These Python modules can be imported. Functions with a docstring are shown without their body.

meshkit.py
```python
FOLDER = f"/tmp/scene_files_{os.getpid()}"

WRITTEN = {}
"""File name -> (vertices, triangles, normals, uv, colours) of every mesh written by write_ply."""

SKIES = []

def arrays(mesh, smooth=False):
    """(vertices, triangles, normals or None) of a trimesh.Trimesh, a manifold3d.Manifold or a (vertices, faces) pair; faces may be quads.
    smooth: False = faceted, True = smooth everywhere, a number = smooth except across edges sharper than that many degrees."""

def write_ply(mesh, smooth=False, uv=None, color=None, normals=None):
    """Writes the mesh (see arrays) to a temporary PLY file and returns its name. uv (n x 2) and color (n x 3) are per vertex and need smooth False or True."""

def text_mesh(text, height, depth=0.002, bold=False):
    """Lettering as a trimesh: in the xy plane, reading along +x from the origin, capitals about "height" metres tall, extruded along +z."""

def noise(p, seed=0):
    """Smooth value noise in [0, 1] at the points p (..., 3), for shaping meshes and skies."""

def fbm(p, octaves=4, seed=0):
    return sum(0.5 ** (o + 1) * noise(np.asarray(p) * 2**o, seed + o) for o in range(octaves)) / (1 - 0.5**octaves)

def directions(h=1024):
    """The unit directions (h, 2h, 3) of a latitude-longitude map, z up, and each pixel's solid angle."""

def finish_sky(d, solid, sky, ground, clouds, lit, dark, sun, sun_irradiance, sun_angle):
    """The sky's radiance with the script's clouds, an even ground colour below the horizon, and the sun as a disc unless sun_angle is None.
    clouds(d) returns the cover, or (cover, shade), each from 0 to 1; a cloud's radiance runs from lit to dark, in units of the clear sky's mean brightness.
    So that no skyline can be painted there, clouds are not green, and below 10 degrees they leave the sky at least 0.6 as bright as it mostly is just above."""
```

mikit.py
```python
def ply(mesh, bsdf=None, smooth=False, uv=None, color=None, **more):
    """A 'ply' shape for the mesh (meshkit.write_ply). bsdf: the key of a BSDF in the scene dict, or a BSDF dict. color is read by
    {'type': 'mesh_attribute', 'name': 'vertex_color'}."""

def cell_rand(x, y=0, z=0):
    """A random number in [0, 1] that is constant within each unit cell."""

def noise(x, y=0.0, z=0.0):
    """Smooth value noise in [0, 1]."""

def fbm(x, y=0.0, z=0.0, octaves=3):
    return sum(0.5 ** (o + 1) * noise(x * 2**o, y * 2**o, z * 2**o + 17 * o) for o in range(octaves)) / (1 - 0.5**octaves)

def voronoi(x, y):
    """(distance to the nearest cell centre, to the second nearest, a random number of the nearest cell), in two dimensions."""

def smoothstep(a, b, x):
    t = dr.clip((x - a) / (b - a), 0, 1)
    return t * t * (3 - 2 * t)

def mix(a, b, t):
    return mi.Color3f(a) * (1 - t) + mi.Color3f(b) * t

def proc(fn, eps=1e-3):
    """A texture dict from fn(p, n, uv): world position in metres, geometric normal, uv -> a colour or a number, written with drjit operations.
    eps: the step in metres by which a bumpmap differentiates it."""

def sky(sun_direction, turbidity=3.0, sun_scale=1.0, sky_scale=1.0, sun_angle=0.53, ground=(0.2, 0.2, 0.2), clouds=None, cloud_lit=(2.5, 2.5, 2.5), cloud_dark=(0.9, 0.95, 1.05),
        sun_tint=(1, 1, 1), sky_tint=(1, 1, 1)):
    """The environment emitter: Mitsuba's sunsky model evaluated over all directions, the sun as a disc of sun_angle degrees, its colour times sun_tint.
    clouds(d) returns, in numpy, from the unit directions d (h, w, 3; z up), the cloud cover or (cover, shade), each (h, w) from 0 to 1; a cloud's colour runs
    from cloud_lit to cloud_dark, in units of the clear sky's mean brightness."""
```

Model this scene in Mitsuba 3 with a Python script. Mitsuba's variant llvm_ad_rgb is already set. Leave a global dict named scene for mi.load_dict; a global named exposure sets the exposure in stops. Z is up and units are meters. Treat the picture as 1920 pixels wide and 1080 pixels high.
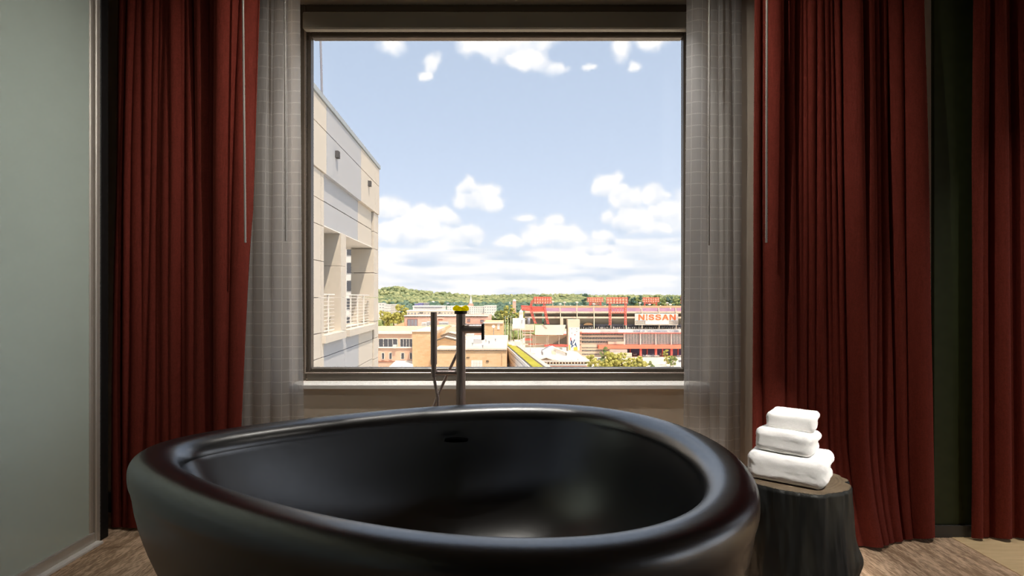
import math, random
import numpy as np
import trimesh
import manifold3d as m3
from shapely.geometry import Polygon
from shapely import affinity
import drjit as dr
import mitsuba as mi
import mikit, meshkit
from mikit import noise, fbm, smoothstep, mix

random.seed(7)
T = mi.ScalarTransform4f
scene, labels = {}, {}

# ------------------------------------------------------------------ camera, sky, sun, strength of the added ceiling spots, exposure
F, CX, CY, EYE = 1060.0, 960.0, 558.0, 1.03
scene['camera'] = {'type': 'perspective', 'fov': math.degrees(2 * math.atan(960 / F)), 'fov_axis': 'x',
                   'principal_point_offset_y': -18 / 1080, 'near_clip': 0.05, 'far_clip': 20000.0,
                   'to_world': T().look_at(origin=[0, 0, EYE], target=[0, 1, EYE], up=[0, 0, 1])}
exposure = 3.25
SUN, SUN_SCALE, SKY_SCALE = np.array([0.36, -0.50, 1.2]), 0.42, 1.0
ACCENT, WASHL, WASHR, SILLFILL, WASHP, SIDE = 3.5, .52, .52, .72, .62, .9


def ang(px, py):
    """a direction of the sky, in degrees of azimuth (0 = straight out of the window) and elevation"""
    x, z = (px - CX) / F, (CY - py) / F
    return math.degrees(math.atan(x)), math.degrees(math.atan2(z, math.hypot(1, x)))


# cumulus heaps: (azimuth, elevation, half width, half height) in degrees, thickness
HEAPS = [(*ang(a, b), c, d, e) for a, b, c, d, e in [
    (950, 70, 5.2, 2.9, 1.25), (985, 118, 2.6, 1.5, 1.0), (915, 88, 3.0, 1.8, 1.0), (1040, 128, 1.8, .8, .8),
    (738, 84, 1.7, 1.2, .7), (808, 128, 1.1, 1.3, .8), (798, 146, 1.0, .8, .8),
    (1168, 95, 1.6, 1.8, .65), (1222, 88, 1.8, 1.0, .7), (1182, 130, .8, .7, .7), (1106, 131, .8, .5, .75),
    (898, 372, 2.4, 1.7, 1.3), (880, 352, 1.3, 1.0, 1.1), (925, 385, 1.5, 1.0, 1.1),
    (1138, 352, 1.7, 1.5, 1.2), (1172, 378, 2.0, 1.5, 1.2), (1226, 368, 1.6, 1.5, 1.2), (1252, 402, 2.2, 1.9, 1.25),
    (1190, 415, 2.4, 1.5, 1.2), (1140, 410, 1.2, 1.0, .9), (1220, 430, 3.0, 1.0, 1.0),
    (735, 392, 2.6, 1.5, 1.05), (795, 415, 2.2, 1.8, 1.2), (830, 405, 1.6, 1.4, 1.1), (870, 440, 2.8, 1.6, 1.2), (770, 440, 4.0, 1.8, 1.2),
    (990, 412, 1.4, .5, .7), (1040, 415, 1.6, .8, .9), (1040, 446, 3.6, 1.8, 1.2), (960, 455, 2.0, 1.0, .95), (1132, 446, 1.4, .75, 1.1),
    (1115, 470, 2.2, .8, .9), (640, 430, 4, 3, 1.1), (1330, 400, 5, 3, 1.1), (1400, 150, 6, 3, 1.0)]]


def clouds(d):
    az = np.degrees(np.arctan2(d[..., 0], d[..., 1]))
    el = np.degrees(np.arcsin(np.clip(d[..., 2], -1, 1)))
    q = np.stack([az, el, 0 * az], -1)
    ax, ex = az + 2.0 * (meshkit.fbm(q * .55, 5, 3) - .5), el + 1.6 * (meshkit.fbm(q * .55 + 31, 5, 9) - .5)
    dens, low = np.zeros_like(az), np.zeros_like(az)
    for a, e, rx, ry, k in HEAPS:
        r = np.sqrt(((ax - a) / rx) ** 2 + ((ex - e) / ry * np.where(ex < e, 1.35, 1.0)) ** 2)
        b = k * np.clip(1.25 - r, 0, 1.25)
        low = np.where(b > dens, np.clip((e - el) / ry + .1, 0, 1), low)
        dens = np.maximum(dens, b)
    cover = np.clip((dens + .30 * (meshkit.fbm(q * 1.3, 5, 5) - .5) - .22) / .34, 0, 1)
    bank = meshkit.fbm(np.stack([az * .16, el * .75, 0 * az + 4], -1), 5, 21)                  # the flat bank low over the land, all around
    bcov = np.clip((bank + .42 * np.clip((6.2 - el) / 2.5, 0, 1) - .47) / .22, 0, 1) * np.clip((8 - el) / 2.0, 0, 1) * .92
    bshade = np.clip((meshkit.fbm(np.stack([az * .22, el * 1.5, 0 * az + 9], -1), 4, 33) - .42) * 3.0, 0, 1) * .95
    back = np.clip(np.maximum((np.abs(az) - 34) / 8, (el - 28) / 6), 0, 1)                                                # scattered cumulus over the rest of the sky, overhead ones added for more window light
    sc = np.clip((meshkit.fbm(np.stack([d[..., 0] * 3 / (d[..., 2] + .25), d[..., 1] * 3 / (d[..., 2] + .25), 0 * az], -1), 5, 44) - .55) / .12, 0, 1) * back * (el > 0)
    shade = np.clip(low * .9 + 1.3 * (meshkit.fbm(q * .9 + 7, 4, 13) - .52), 0, 1)
    tot = np.maximum.reduce([cover, bcov, sc])
    veil = .45                                                                                 # thin high haze that pales the blue
    sh = np.where(cover >= bcov, shade, bshade)
    return veil + (1 - veil) * tot, 1 - tot * (1 - sh)


scene['sky'] = mikit.sky(SUN, turbidity=6.0, sun_scale=SUN_SCALE, sky_scale=SKY_SCALE, ground=(.25, .24, .22), clouds=clouds,
                         cloud_lit=(1.36, 1.345, 1.33), cloud_dark=(.88, 1.0, 1.17), sky_tint=(.78, .64, .53))

# ------------------------------------------------------------------ materials


def rgb(c):
    return {'type': 'rgb', 'value': [float(x) for x in c]}


def srgb(r, g, b):
    return [((c / 255) / 12.92 if c < 10.3 else ((c / 255 + .055) / 1.055) ** 2.4) for c in (r, g, b)]


def mat(name, bsdf, two=True):
    scene['mat_' + name] = {'type': 'twosided', 'inner': bsdf} if two else bsdf
    return 'mat_' + name


def flat(name, c, rough=None, spec=.5, metal=0.0):
    if rough is None:
        return mat(name, {'type': 'diffuse', 'reflectance': rgb(c)})
    return mat(name, {'type': 'principled', 'base_color': rgb(c), 'roughness': rough, 'specular': spec, 'metallic': metal})


def tex(name, fn, rough=None, spec=.3, bump=None, bscale=1.0, **more):
    base = {'type': 'diffuse', 'reflectance': mikit.proc(fn)} if rough is None else {'type': 'principled', 'base_color': mikit.proc(fn), 'roughness': rough, 'specular': spec, **more}
    if bump is not None:
        base = {'type': 'bumpmap', 'arbitrary': mikit.proc(bump), 'scale': bscale, 'bsdf': base}
    return mat(name, base)


WHITE = flat('white_paint', (.85, .83, .79))
WALL = flat('wall_paint', (.64, .55, .45))
GREENW = tex('green_paint', lambda p, n, uv: mix((.030, .040, .014), (.040, .050, .018), fbm(p.x * 30, p.y * 30, p.z * 30)), .6)
CEIL = flat('dark_ceiling_paint', (.075, .065, .055))
DARKW = flat('dark_rear_wall', (.05, .052, .04))
BRONZE = flat('bronze_metal', (.095, .077, .060), .38, .6)
BRONZED = flat('dark_bronze_metal', (.055, .052, .045), .5, .5)
HEADM = flat('headrail_metal', (.30, .28, .235), .5, .5)
BEAD = flat('polished_bead', (.45, .38, .33), .3, .5, .8)
ALU = flat('brushed_aluminium', (.62, .58, .52), .4, .5, .5)
GLASS = mat('window_glass', {'type': 'thindielectric', 'int_ior': 1.5}, False)
FROST = mat('frosted_glass', {'type': 'plastic', 'diffuse_reflectance': rgb((.56, .66, .60)), 'int_ior': 1.5})
TUB = mat('satin_black_stone', {'type': 'principled', 'base_color': rgb((.009, .009, .010)), 'roughness': .30, 'eta': 2.7})
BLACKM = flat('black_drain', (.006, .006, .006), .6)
GUN = flat('gunmetal', (.50, .41, .37), .27, .5, .35)
OVER = flat('overflow_black', (.004, .004, .004))
YELLOW = mat('yellow_cap', {'type': 'principledthin', 'base_color': rgb((1.0, .92, .02)), 'roughness': .5, 'diff_trans': 1.8}, False)
ACRYL = mat('clear_acrylic', {'type': 'principled', 'base_color': rgb((.30, .28, .26)), 'roughness': .15, 'specular': .7})


def red_cloth(p, n, uv):
    weave = noise(uv.x * 900, uv.y * 160) * .5 + noise(uv.x * 260, uv.y * 900) * .5
    slub = fbm(uv.x * 220, uv.y * 30, 3.0)
    return mix((.120, .020, .013), (.210, .036, .025), dr.clip(.2 + .9 * (weave - .3) + .3 * (slub - .5), 0, 1))


RED = tex('red_curtain_cloth', red_cloth, .9, .1, sheen=.25)


def grid_line(uv):
    a, b = uv.x / .050, uv.y / .055
    fa, fb = dr.abs(a - dr.floor(a) - .5), dr.abs(b - dr.floor(b) - .5)
    return dr.maximum(1 - smoothstep(.025, .055, fa), 1 - smoothstep(.025, .055, fb))


def sheer_colour(p, n, uv):
    return mix((.58, .57, .57), (.74, .73, .72), grid_line(uv))


def sheer_cover(p, n, uv):
    return .68 + .10 * grid_line(uv) + .06 * (noise(uv.x * 700, uv.y * 700) - .5)


SHEER = mat('sheer_cloth', {'type': 'mask', 'opacity': mikit.proc(sheer_cover), 'nested': {
    'type': 'principledthin', 'base_color': mikit.proc(sheer_colour), 'roughness': .8, 'diff_trans': 1.0, 'spec_trans': 0.0}}, False)
TOWEL = tex('white_terry', lambda p, n, uv: mix((.80, .79, .77), (.90, .89, .87), noise(p.x * 500, p.y * 500, p.z * 500)), .95, .1, sheen=.4)


def bark(p, n, uv):
    r = fbm(p.x * 26, p.y * 26, p.z * 5)
    return mix((.003, .0035, .003), (.014, .013, .009), smoothstep(.35, .8, r))


BARK = tex('dark_bark', bark, .55, .5, lambda p, n, uv: fbm(p.x * 60, p.y * 60, p.z * 9), .006)


def cut_wood(p, n, uv):
    x, y = p.x - .965, p.y - 1.93
    r = dr.sqrt(x * x + y * y) + .02 * fbm(p.x * 12, p.y * 12)
    return mix((.085, .060, .038), (.16, .12, .08), .5 + .28 * dr.sin(r * 520) * noise(r * 90) + .5 * (fbm(p.x * 30, p.y * 30) - .5))


WOODTOP = tex('cut_wood', cut_wood, .5, .4)


def carpet(p, n, uv):
    g = fbm(p.x * 55, p.y * 9, 1.0) * .6 + noise(p.x * 260, p.y * 60) * .4
    return mix((.34, .215, .13), (.70, .50, .34), smoothstep(.25, .8, g))


FLOOR = tex('brown_woven_floor', carpet, .75, .2, lambda p, n, uv: noise(p.x * 260, p.y * 60), .002)
WOODF = tex('yellow_wood', lambda p, n, uv: mix((.64, .46, .25), (.78, .59, .35), fbm(p.x * 8, p.y * 70, 2.0)), .45, .4)

# outdoors
PANELW = flat('cream_panel', (.66, .62, .55))
PANELG = flat('blue_grey_panel', (.50, .52, .55))
PANELD = flat('panel_joint', (.16, .16, .16))
STEELG = flat('grey_coping', (.42, .47, .50))
CONC = tex('pale_ground', lambda p, n, uv: mix((.62, .56, .46), (.74, .69, .60), fbm(p.x * .05, p.y * .05)))


def brickish(a, b):
    def fn(p, n, uv):
        row = dr.floor(p.z / .30)
        j = mikit.cell_rand(dr.floor((p.x + p.y) / .8 + .5 * row), row)
        return mix(a, b, dr.clip(.2 + .6 * j + .6 * (fbm(p.x * .5, p.y * .5, p.z * .5) - .5), 0, 1))
    return fn


BRICKP = tex('pink_brick', brickish((.68, .42, .34), (.75, .51, .42)))
BRICKB = tex('peach_brick', brickish((.70, .47, .34), (.78, .55, .42)))
BRICKO = tex('tan_brick', brickish((.70, .46, .26), (.78, .57, .36)))
BRICKR = tex('red_brick', brickish((.36, .15, .10), (.46, .20, .15)))
ROOFC = tex('cream_roof', lambda p, n, uv: mix((.66, .57, .46), (.74, .68, .58), fbm(p.x * .2, p.y * .2)))
OFFW = flat('outdoor_white', (.80, .78, .74))
CREAM = flat('cream_concrete', (.68, .60, .48))
GREYC = flat('shaded_seating_underside', (.27, .26, .23))  # plain grey for deck undersides, unit slats and a ramp wall
GREYD = flat('dark_grey', (.12, .12, .125))
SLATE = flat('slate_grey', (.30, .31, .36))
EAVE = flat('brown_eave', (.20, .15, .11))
WGLASS = flat('far_window_glass', (.10, .105, .12), .2, .5)
WGREEN = flat('green_tinted_glass', (.27, .31, .30), .25, .5)  # paled so that distance haze sits in the glass colour
STEELR = flat('red_steel', (.68, .15, .125))
REDP = flat('coral_paint', (.76, .25, .17))
PURPLE = tex('violet_banner', lambda p, n, uv: mix((.40, .27, .42), (.55, .33, .47), noise(p.x * .25, p.z * .8)))
BLUEB = flat('periwinkle_cladding', (.22, .22, .55))
ORANGE = flat('orange_letters', (.85, .20, .08))
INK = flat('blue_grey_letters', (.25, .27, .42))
LAWN = tex('yellow_green_lawn', lambda p, n, uv: mix((.34, .32, .05), (.48, .45, .09), fbm(p.x, p.y)))
MURALA, MURALB, MURALY = flat('mural_blue', (.06, .10, .20)), flat('mural_red', (.50, .12, .10)), flat('mural_yellow', (.70, .58, .12))


def leaf(a, b, f):
    return lambda p, n, uv: mix(a, b, smoothstep(.25, .75, fbm(p.x * f, p.y * f, p.z * f)))


TREEY = tex('sunlit_yellow_leaves', leaf((.34, .34, .08), (.56, .52, .18), 1.1))  # pale yellow-green foliage, mottled by noise
TREEG = tex('green_leaves', leaf((.16, .22, .09), (.32, .36, .15), .6))
FORESTD = tex('far_dark_forest', leaf((.085, .15, .125), (.15, .22, .165), .03))  # bluish cast puts distance haze into the leaf colour
FORESTL = tex('far_light_forest', leaf((.17, .22, .12), (.36, .38, .20), .012))  # pale tone carries the haze over the far hills
TRUNK = flat('tree_trunk', (.16, .11, .07))
HILL = tex('far_hillside', leaf((.17, .22, .13), (.33, .36, .20), .008))

# ------------------------------------------------------------------ mesh helpers


def cat(ms):
    return trimesh.util.concatenate(list(ms))


def box(x0, x1, y0, y1, z0, z1):
    m = trimesh.creation.box((abs(x1 - x0), abs(y1 - y0), abs(z1 - z0)))
    m.apply_translation(((x0 + x1) / 2, (y0 + y1) / 2, (z0 + z1) / 2))
    return m


def bbox(x0, x1, y0, y1, z0, z1, b=.004):
    """a box with chamfered edges"""
    pts = []
    for sx in (0, 1):
        for sy in (0, 1):
            for sz in (0, 1):
                c = [(x0, x1)[sx], (y0, y1)[sy], (z0, z1)[sz]]
                s = [(1, -1)[sx], (1, -1)[sy], (1, -1)[sz]]
                for k in range(3):
                    pts.append([c[i] + (0 if i == k else b * s[i]) for i in range(3)])
    return trimesh.convex.convex_hull(np.array(pts))


def hull(pts):
    return trimesh.convex.convex_hull(np.array(pts, float))


def tube(points, r, sides=10, closed_ends=True):
    p = np.asarray(points, float)
    rr = np.broadcast_to(np.asarray(r, float), (len(p),))
    t = np.gradient(p, axis=0)
    t /= np.linalg.norm(t, axis=1, keepdims=True) + 1e-12
    ref = np.array([0, 0, 1.0]) if abs(t[:, 2]).mean() < .8 else np.array([1.0, 0, 0])
    a = np.cross(t, ref)
    a /= np.linalg.norm(a, axis=1, keepdims=True) + 1e-12
    b = np.cross(t, a)
    an = np.arange(sides) * 2 * np.pi / sides
    v = p[:, None] + rr[:, None, None] * (np.cos(an)[None, :, None] * a[:, None] + np.sin(an)[None, :, None] * b[:, None])
    n = len(p)
    v = np.vstack([v.reshape(-1, 3), p[:1], p[-1:]])
    f = []
    for i in range(n - 1):
        for j in range(sides):
            k = (j + 1) % sides
            f += [[i * sides + j, (i + 1) * sides + k, i * sides + k], [i * sides + j, (i + 1) * sides + j, (i + 1) * sides + k]]
    for j in range(sides):
        k = (j + 1) % sides
        f += [[n * sides, j, k], [n * sides + 1, (n - 1) * sides + k, (n - 1) * sides + j]]
    m = trimesh.Trimesh(v, f, process=False)
    m.fix_normals()
    return m


def rod(p0, p1, r, sides=8):
    return tube([p0, p1], r, sides)


def lathe(profile, centre, sides=32, axis='z'):
    m = trimesh.creation.revolve(np.array(profile, float), sections=sides)
    if axis == 'x':
        m.apply_transform(trimesh.transformations.rotation_matrix(math.pi / 2, [0, 1, 0]))
    m.apply_translation(centre)
    return m


def prism(poly, y0, y1):
    """a polygon in (x, z) given a thickness along y"""
    m = trimesh.creation.extrude_polygon(Polygon(poly), abs(y1 - y0), engine='earcut')
    v = m.vertices.copy()
    m.vertices = np.stack([v[:, 0], max(y0, y1) - v[:, 2], v[:, 1]], 1)
    m.fix_normals()
    return m


def blob(c, r, seed, sub=1, squash=.85):
    m = trimesh.creation.icosphere(subdivisions=sub, radius=1.0)
    v = m.vertices * (.72 + .62 * meshkit.noise(m.vertices * 2.1 + seed * 3.7, seed))[:, None]
    m.vertices = v * [r, r, r * squash] + np.asarray(c)
    return m


# ------------------------------------------------------------------ scene helpers
used = {}


def key_for(name, parent=None):
    base = f'{parent}__{name}' if parent else name
    n = used.get(base, -1) + 1
    used[base] = n
    return base if n == 0 else f'{base}_{n:03d}'


def obj(name, mesh, m, parent=None, smooth=False, label=None, kind=None, **kw):
    k = key_for(name, parent)
    scene[k] = mikit.ply(mesh, m, smooth=smooth, **kw)
    if label or kind:
        labels[k] = {a: b for a, b in (('label', label), ('kind', kind)) if b}
    return k


def thing(name, label, cat_, group=None):
    k = key_for(name)
    labels[k] = {'label': label, 'category': cat_, **({'group': group} if group else {})}
    return k


def single(name, mesh, m, label, cat_, group=None, smooth=False, kind=None, **kw):
    k = obj(name, mesh, m, None, smooth, **kw)
    labels[k] = {'label': label, 'category': cat_, **({'group': group} if group else {}), **({'kind': kind} if kind else {})}
    return k


def struct(name, mesh, m, label=None, smooth=False):
    return obj(name, mesh, m, None, smooth, label, 'structure')


def wx(px, d):
    return (px - CX) / F * d


def wz(py, d):
    return EYE + (CY - py) / F * d


def at(px, py, d):
    return np.array([wx(px, d), d, wz(py, d)])


GROUND = EYE - 48.0

# ------------------------------------------------------------------ the room
WALLY, FRAMEY = 2.73, 2.85
WX0, WX1, WZ0, WZ1 = -1.077, .958, .6106, 2.509
RX0, RX1, RY0, CEILZ = -3.3, 5.2, -3.6, 2.80
STEP = 1.885

struct('floor', box(RX0, STEP, RY0, WALLY + .3, -.12, 0), FLOOR, 'brown woven floor with fine streaks around the bathtub')
obj('wooden_border', box(STEP, RX1, RY0, WALLY + .3, -.12, .002), WOODF, 'floor', label='pale yellow wood floor at the right edge')
struct('ceiling', box(RX0 - .2, RX1 + .2, RY0 - .2, WALLY + .3, CEILZ, CEILZ + .15), CEIL)


def wall_holes(x0, x1, z0, z1, holes, y0, y1):
    m = m3.Manifold.cube((x1 - x0, y1 - y0, z1 - z0)).translate((x0, y0, z0))
    for a, b, c, d in holes:
        m -= m3.Manifold.cube((b - a, y1 - y0 + 2, d - c)).translate((a, y0 - 1, c))
    mm = m.to_mesh()
    return trimesh.Trimesh(mm.vert_properties[:, :3], mm.tri_verts, process=False)


struct('wall_back', wall_holes(RX0 - .2, RX1 + .2, -.12, CEILZ + .15, [(WX0, WX1, WZ0, WZ1), (2.75, 4.7, WZ0, WZ1)], WALLY, WALLY + .25), WALL, 'beige wall that holds the big window')
struct('wall_left', box(RX0 - .2, RX0, RY0, WALLY, -.12, CEILZ), WALL)
rw = wall_holes(RY0, WALLY, -.12, CEILZ, [(-2.3, -.1, .3, 2.5), (.2, 2.3, .3, 2.5)], 0, .2)
rw.vertices = np.stack([RX1 + rw.vertices[:, 1], rw.vertices[:, 0], rw.vertices[:, 2]], 1)
rw.fix_normals()
struct('wall_right', rw, WALL)
struct('wall_rear', box(RX0 - .2, RX1 + .2, RY0 - .2, RY0, -.12, CEILZ + .15), DARKW)
# the green column between the two window bays
col = struct('trim_1', box(1.823, 1.99, 2.45, WALLY, 0, CEILZ), WALL, 'slim wall column with a dark green front beside the right curtain')
obj('green_face', bbox(1.818, 1.992, 2.438, 2.455, .05, CEILZ, .003), GREENW, col, label='dark green painted front')
obj('skirting', box(1.815, 1.995, 2.425, 2.46, 0, .05), BRONZED, col)
struct('trim_2', box(1.995, 2.75, WALLY - .02, WALLY - .001, 0, .10), BRONZED, 'dark skirting in the right window bay')
struct('baseboard_back', box(-2.0, 1.82, WALLY - .018, WALLY - .001, 0, .09), BRONZED)

# the big window: frame of stepped profiles, header, glass
win = key_for('window_1')
labels[win] = {'label': 'large square window with a dark bronze frame above the bathtub', 'kind': 'structure'}
GX0, GX1, GZ0, GZ1 = wx(583, 2.88), wx(1281.5, 2.88), wz(690, 2.88), wz(70.5, 2.88)


def ring(x0, x1, z0, z1, w, y0, y1, b=.004):
    """four members of a rectangular frame, the outer edge at x0..x1, z0..z1; w: widths left, right, bottom, top"""
    l, r, bt, t = w
    return [bbox(x0, x0 + l, y0, y1, z0, z1, b), bbox(x1 - r, x1, y0, y1, z0, z1, b),
            bbox(x0 + l, x1 - r, y0, y1, z0, z0 + bt, b), bbox(x0 + l, x1 - r, y0, y1, z1 - t, z1, b)]


IX0, IX1, IZ0, IZ1 = wx(573, 2.86), wx(1290, 2.86), wz(699, 2.86), wz(57, 2.86)
for m in ring(WX0, WX1, WZ0, WZ1, (IX0 - WX0 + .004, WX1 - IX1 + .004, IZ0 - WZ0 + .004, WZ1 - IZ1 + .004), FRAMEY, FRAMEY + .09):
    obj('outer_frame', m, BRONZE, win)
for m in ring(IX0, IX1, IZ0, IZ1, (GX0 - IX0 + .002, IX1 - GX1 + .002, GZ0 - IZ0 + .002, IZ1 - GZ1 + .002), FRAMEY + .02, FRAMEY + .07, .006):
    obj('inner_frame', m, BRONZE, win)
for m in ring(IX0 - .003, IX1 + .003, IZ0 - .003, IZ1 + .003, (.007,) * 4, FRAMEY - .004, FRAMEY + .03, .002):
    obj('bead', m, BEAD, win, label='pale polished bead line')
obj('header', bbox(wx(566, 2.8), WX1 - .02, FRAMEY - .045, FRAMEY - .004, wz(53, 2.8), wz(20, 2.8), .006), HEADM, win, label='dark roller blind headrail')
obj('glass_pane', trimesh.Trimesh([[GX0 - .01, FRAMEY + .045, GZ0 - .01], [GX1 + .01, FRAMEY + .045, GZ0 - .01], [GX1 + .01, FRAMEY + .045, GZ1 + .01], [GX0 - .01, FRAMEY + .045, GZ1 + .01]], [[0, 1, 2], [0, 2, 3]], process=False), GLASS, win)
obj('sill', bbox(WX0, WX1, WALLY - .012, FRAMEY + .01, WZ0 - .022, WZ0, .003), WHITE, win, label='white window sill')
for a, b in ((566, 709), (573, 712)):
    c = at(a + 2, b - 1, FRAMEY - .002)
    obj('screw', lathe([[0, -.002], [.004, -.002], [.004, .001], [.002, .003], [0, .003]], c, 10, 'z'), BEAD, win)
win2 = key_for('window_2')  # unseen window of the next bay, added to let in daylight
labels[win2] = {'label': 'second window behind the far right curtain', 'kind': 'structure'}
for m in ring(2.75, 4.7, WZ0, WZ1, (.07,) * 4, FRAMEY, FRAMEY + .08):
    obj('frame', m, BRONZE, win2)
obj('glass_pane', trimesh.Trimesh([[2.8, FRAMEY + .045, WZ0 + .05], [4.65, FRAMEY + .045, WZ0 + .05], [4.65, FRAMEY + .045, WZ1 - .05], [2.8, FRAMEY + .045, WZ1 - .05]], [[0, 1, 2], [0, 2, 3]], process=False), GLASS, win2)
for i, (a, b) in enumerate(((-2.3, -.1), (.2, 2.3))):  # unseen windows added to bring daylight in from the side
    w = key_for(f'window_{3 + i}')
    labels[w] = {'label': ('tall window in the right wall, farther from the bathtub', 'tall window in the right wall, nearer to the bathtub')[i], 'kind': 'structure'}
    for m in ring(a, b, .3, 2.5, (.07,) * 4, -.05, .02):
        m.vertices = np.stack([RX1 + .1 + m.vertices[:, 1], m.vertices[:, 0], m.vertices[:, 2]], 1)
        m.fix_normals()
        obj('frame', m, BRONZE, w)

# unseen spots added in the ceiling to brighten stool, curtains, glass, floor and sill
for lx, ly, tx, ty, tz, pw, cut, beam, lab in ((1.45, .45, .99, 1.86, .6, ACCENT, 11, 6, 'recessed ceiling accent spot aimed at the stump stool'),
                                               (-.35, 1.95, -1.42, 2.47, 1.32, WASHL, 38, 6, 'recessed ceiling spot washing the left curtain'),
                                               (.25, 1.95, 1.42, 2.42, 1.32, WASHR, 38, 6, 'recessed ceiling spot washing the right curtain'),
                                               (.90, .30, -1.75, 1.75, 1.35, WASHP, 24, 6, 'recessed ceiling spot aimed at the frosted glass'),
                                               (2.35, 1.70, 2.25, 1.95, 0, SIDE, 30, 8, 'recessed ceiling downlight over the wooden floor'),
                                               *[(x, 2.46, x, 2.74, .6, SILLFILL, 22, 9, f'recessed ceiling downlight before the window, {n} from the left') for x, n in ((-.82, 'first'), (-.32, 'second'), (.20, 'third'), (.70, 'fourth'))]):
    k = thing('downlight', lab, 'downlight')
    obj('trim_ring', lathe([[.045, 0], [.062, 0], [.062, .004], [.045, .012], [.045, 0]], (lx, ly, CEILZ - .013), 28), WHITE, k, 30)
    scene[f'{k}_light'] = {'type': 'spot', 'to_world': T().look_at(origin=[lx, ly, CEILZ - .02], target=[tx, ty, tz], up=[1, 0, 0]), 'intensity': rgb((pw, pw * .96, pw * .88)), 'cutoff_angle': cut, 'beam_width': beam}

# ------------------------------------------------------------------ frosted glass partition at the left
PX = -1.75
part = thing('glass_partition', 'frosted pale green glass partition in a light metal frame at the left edge', 'glass partition')
obj('glass_panel', box(PX - .012, PX, -1.2, 2.340, .045, 2.6), FROST, part)
obj('bottom_rail', bbox(PX - .03, PX + .012, -1.2, 2.36, .004, .052), ALU, part, label='white metal bottom rail')
obj('floor_channel', bbox(PX - .035, PX + .038, -1.2, 2.37, 0, .012, .002), WHITE, part)
obj('stile', bbox(PX - .03, PX + .006, 2.338, 2.358, .05, 2.6), ALU, part, label='light metal upright')
obj('post', bbox(PX - .05, PX + .014, 2.361, 2.387, 0, 2.7), ALU, part, label='light metal upright post')
obj('dark_upright', bbox(PX - .06, PX + .01, 2.392, 2.440, 0, 2.7), BLACKM, part)  # black strip stands in for the shaded gap beyond the post
obj('top_rail', bbox(PX - .03, PX + .012, -1.2, 2.4, 2.6, 2.65), ALU, part)

# ------------------------------------------------------------------ curtains


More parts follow.
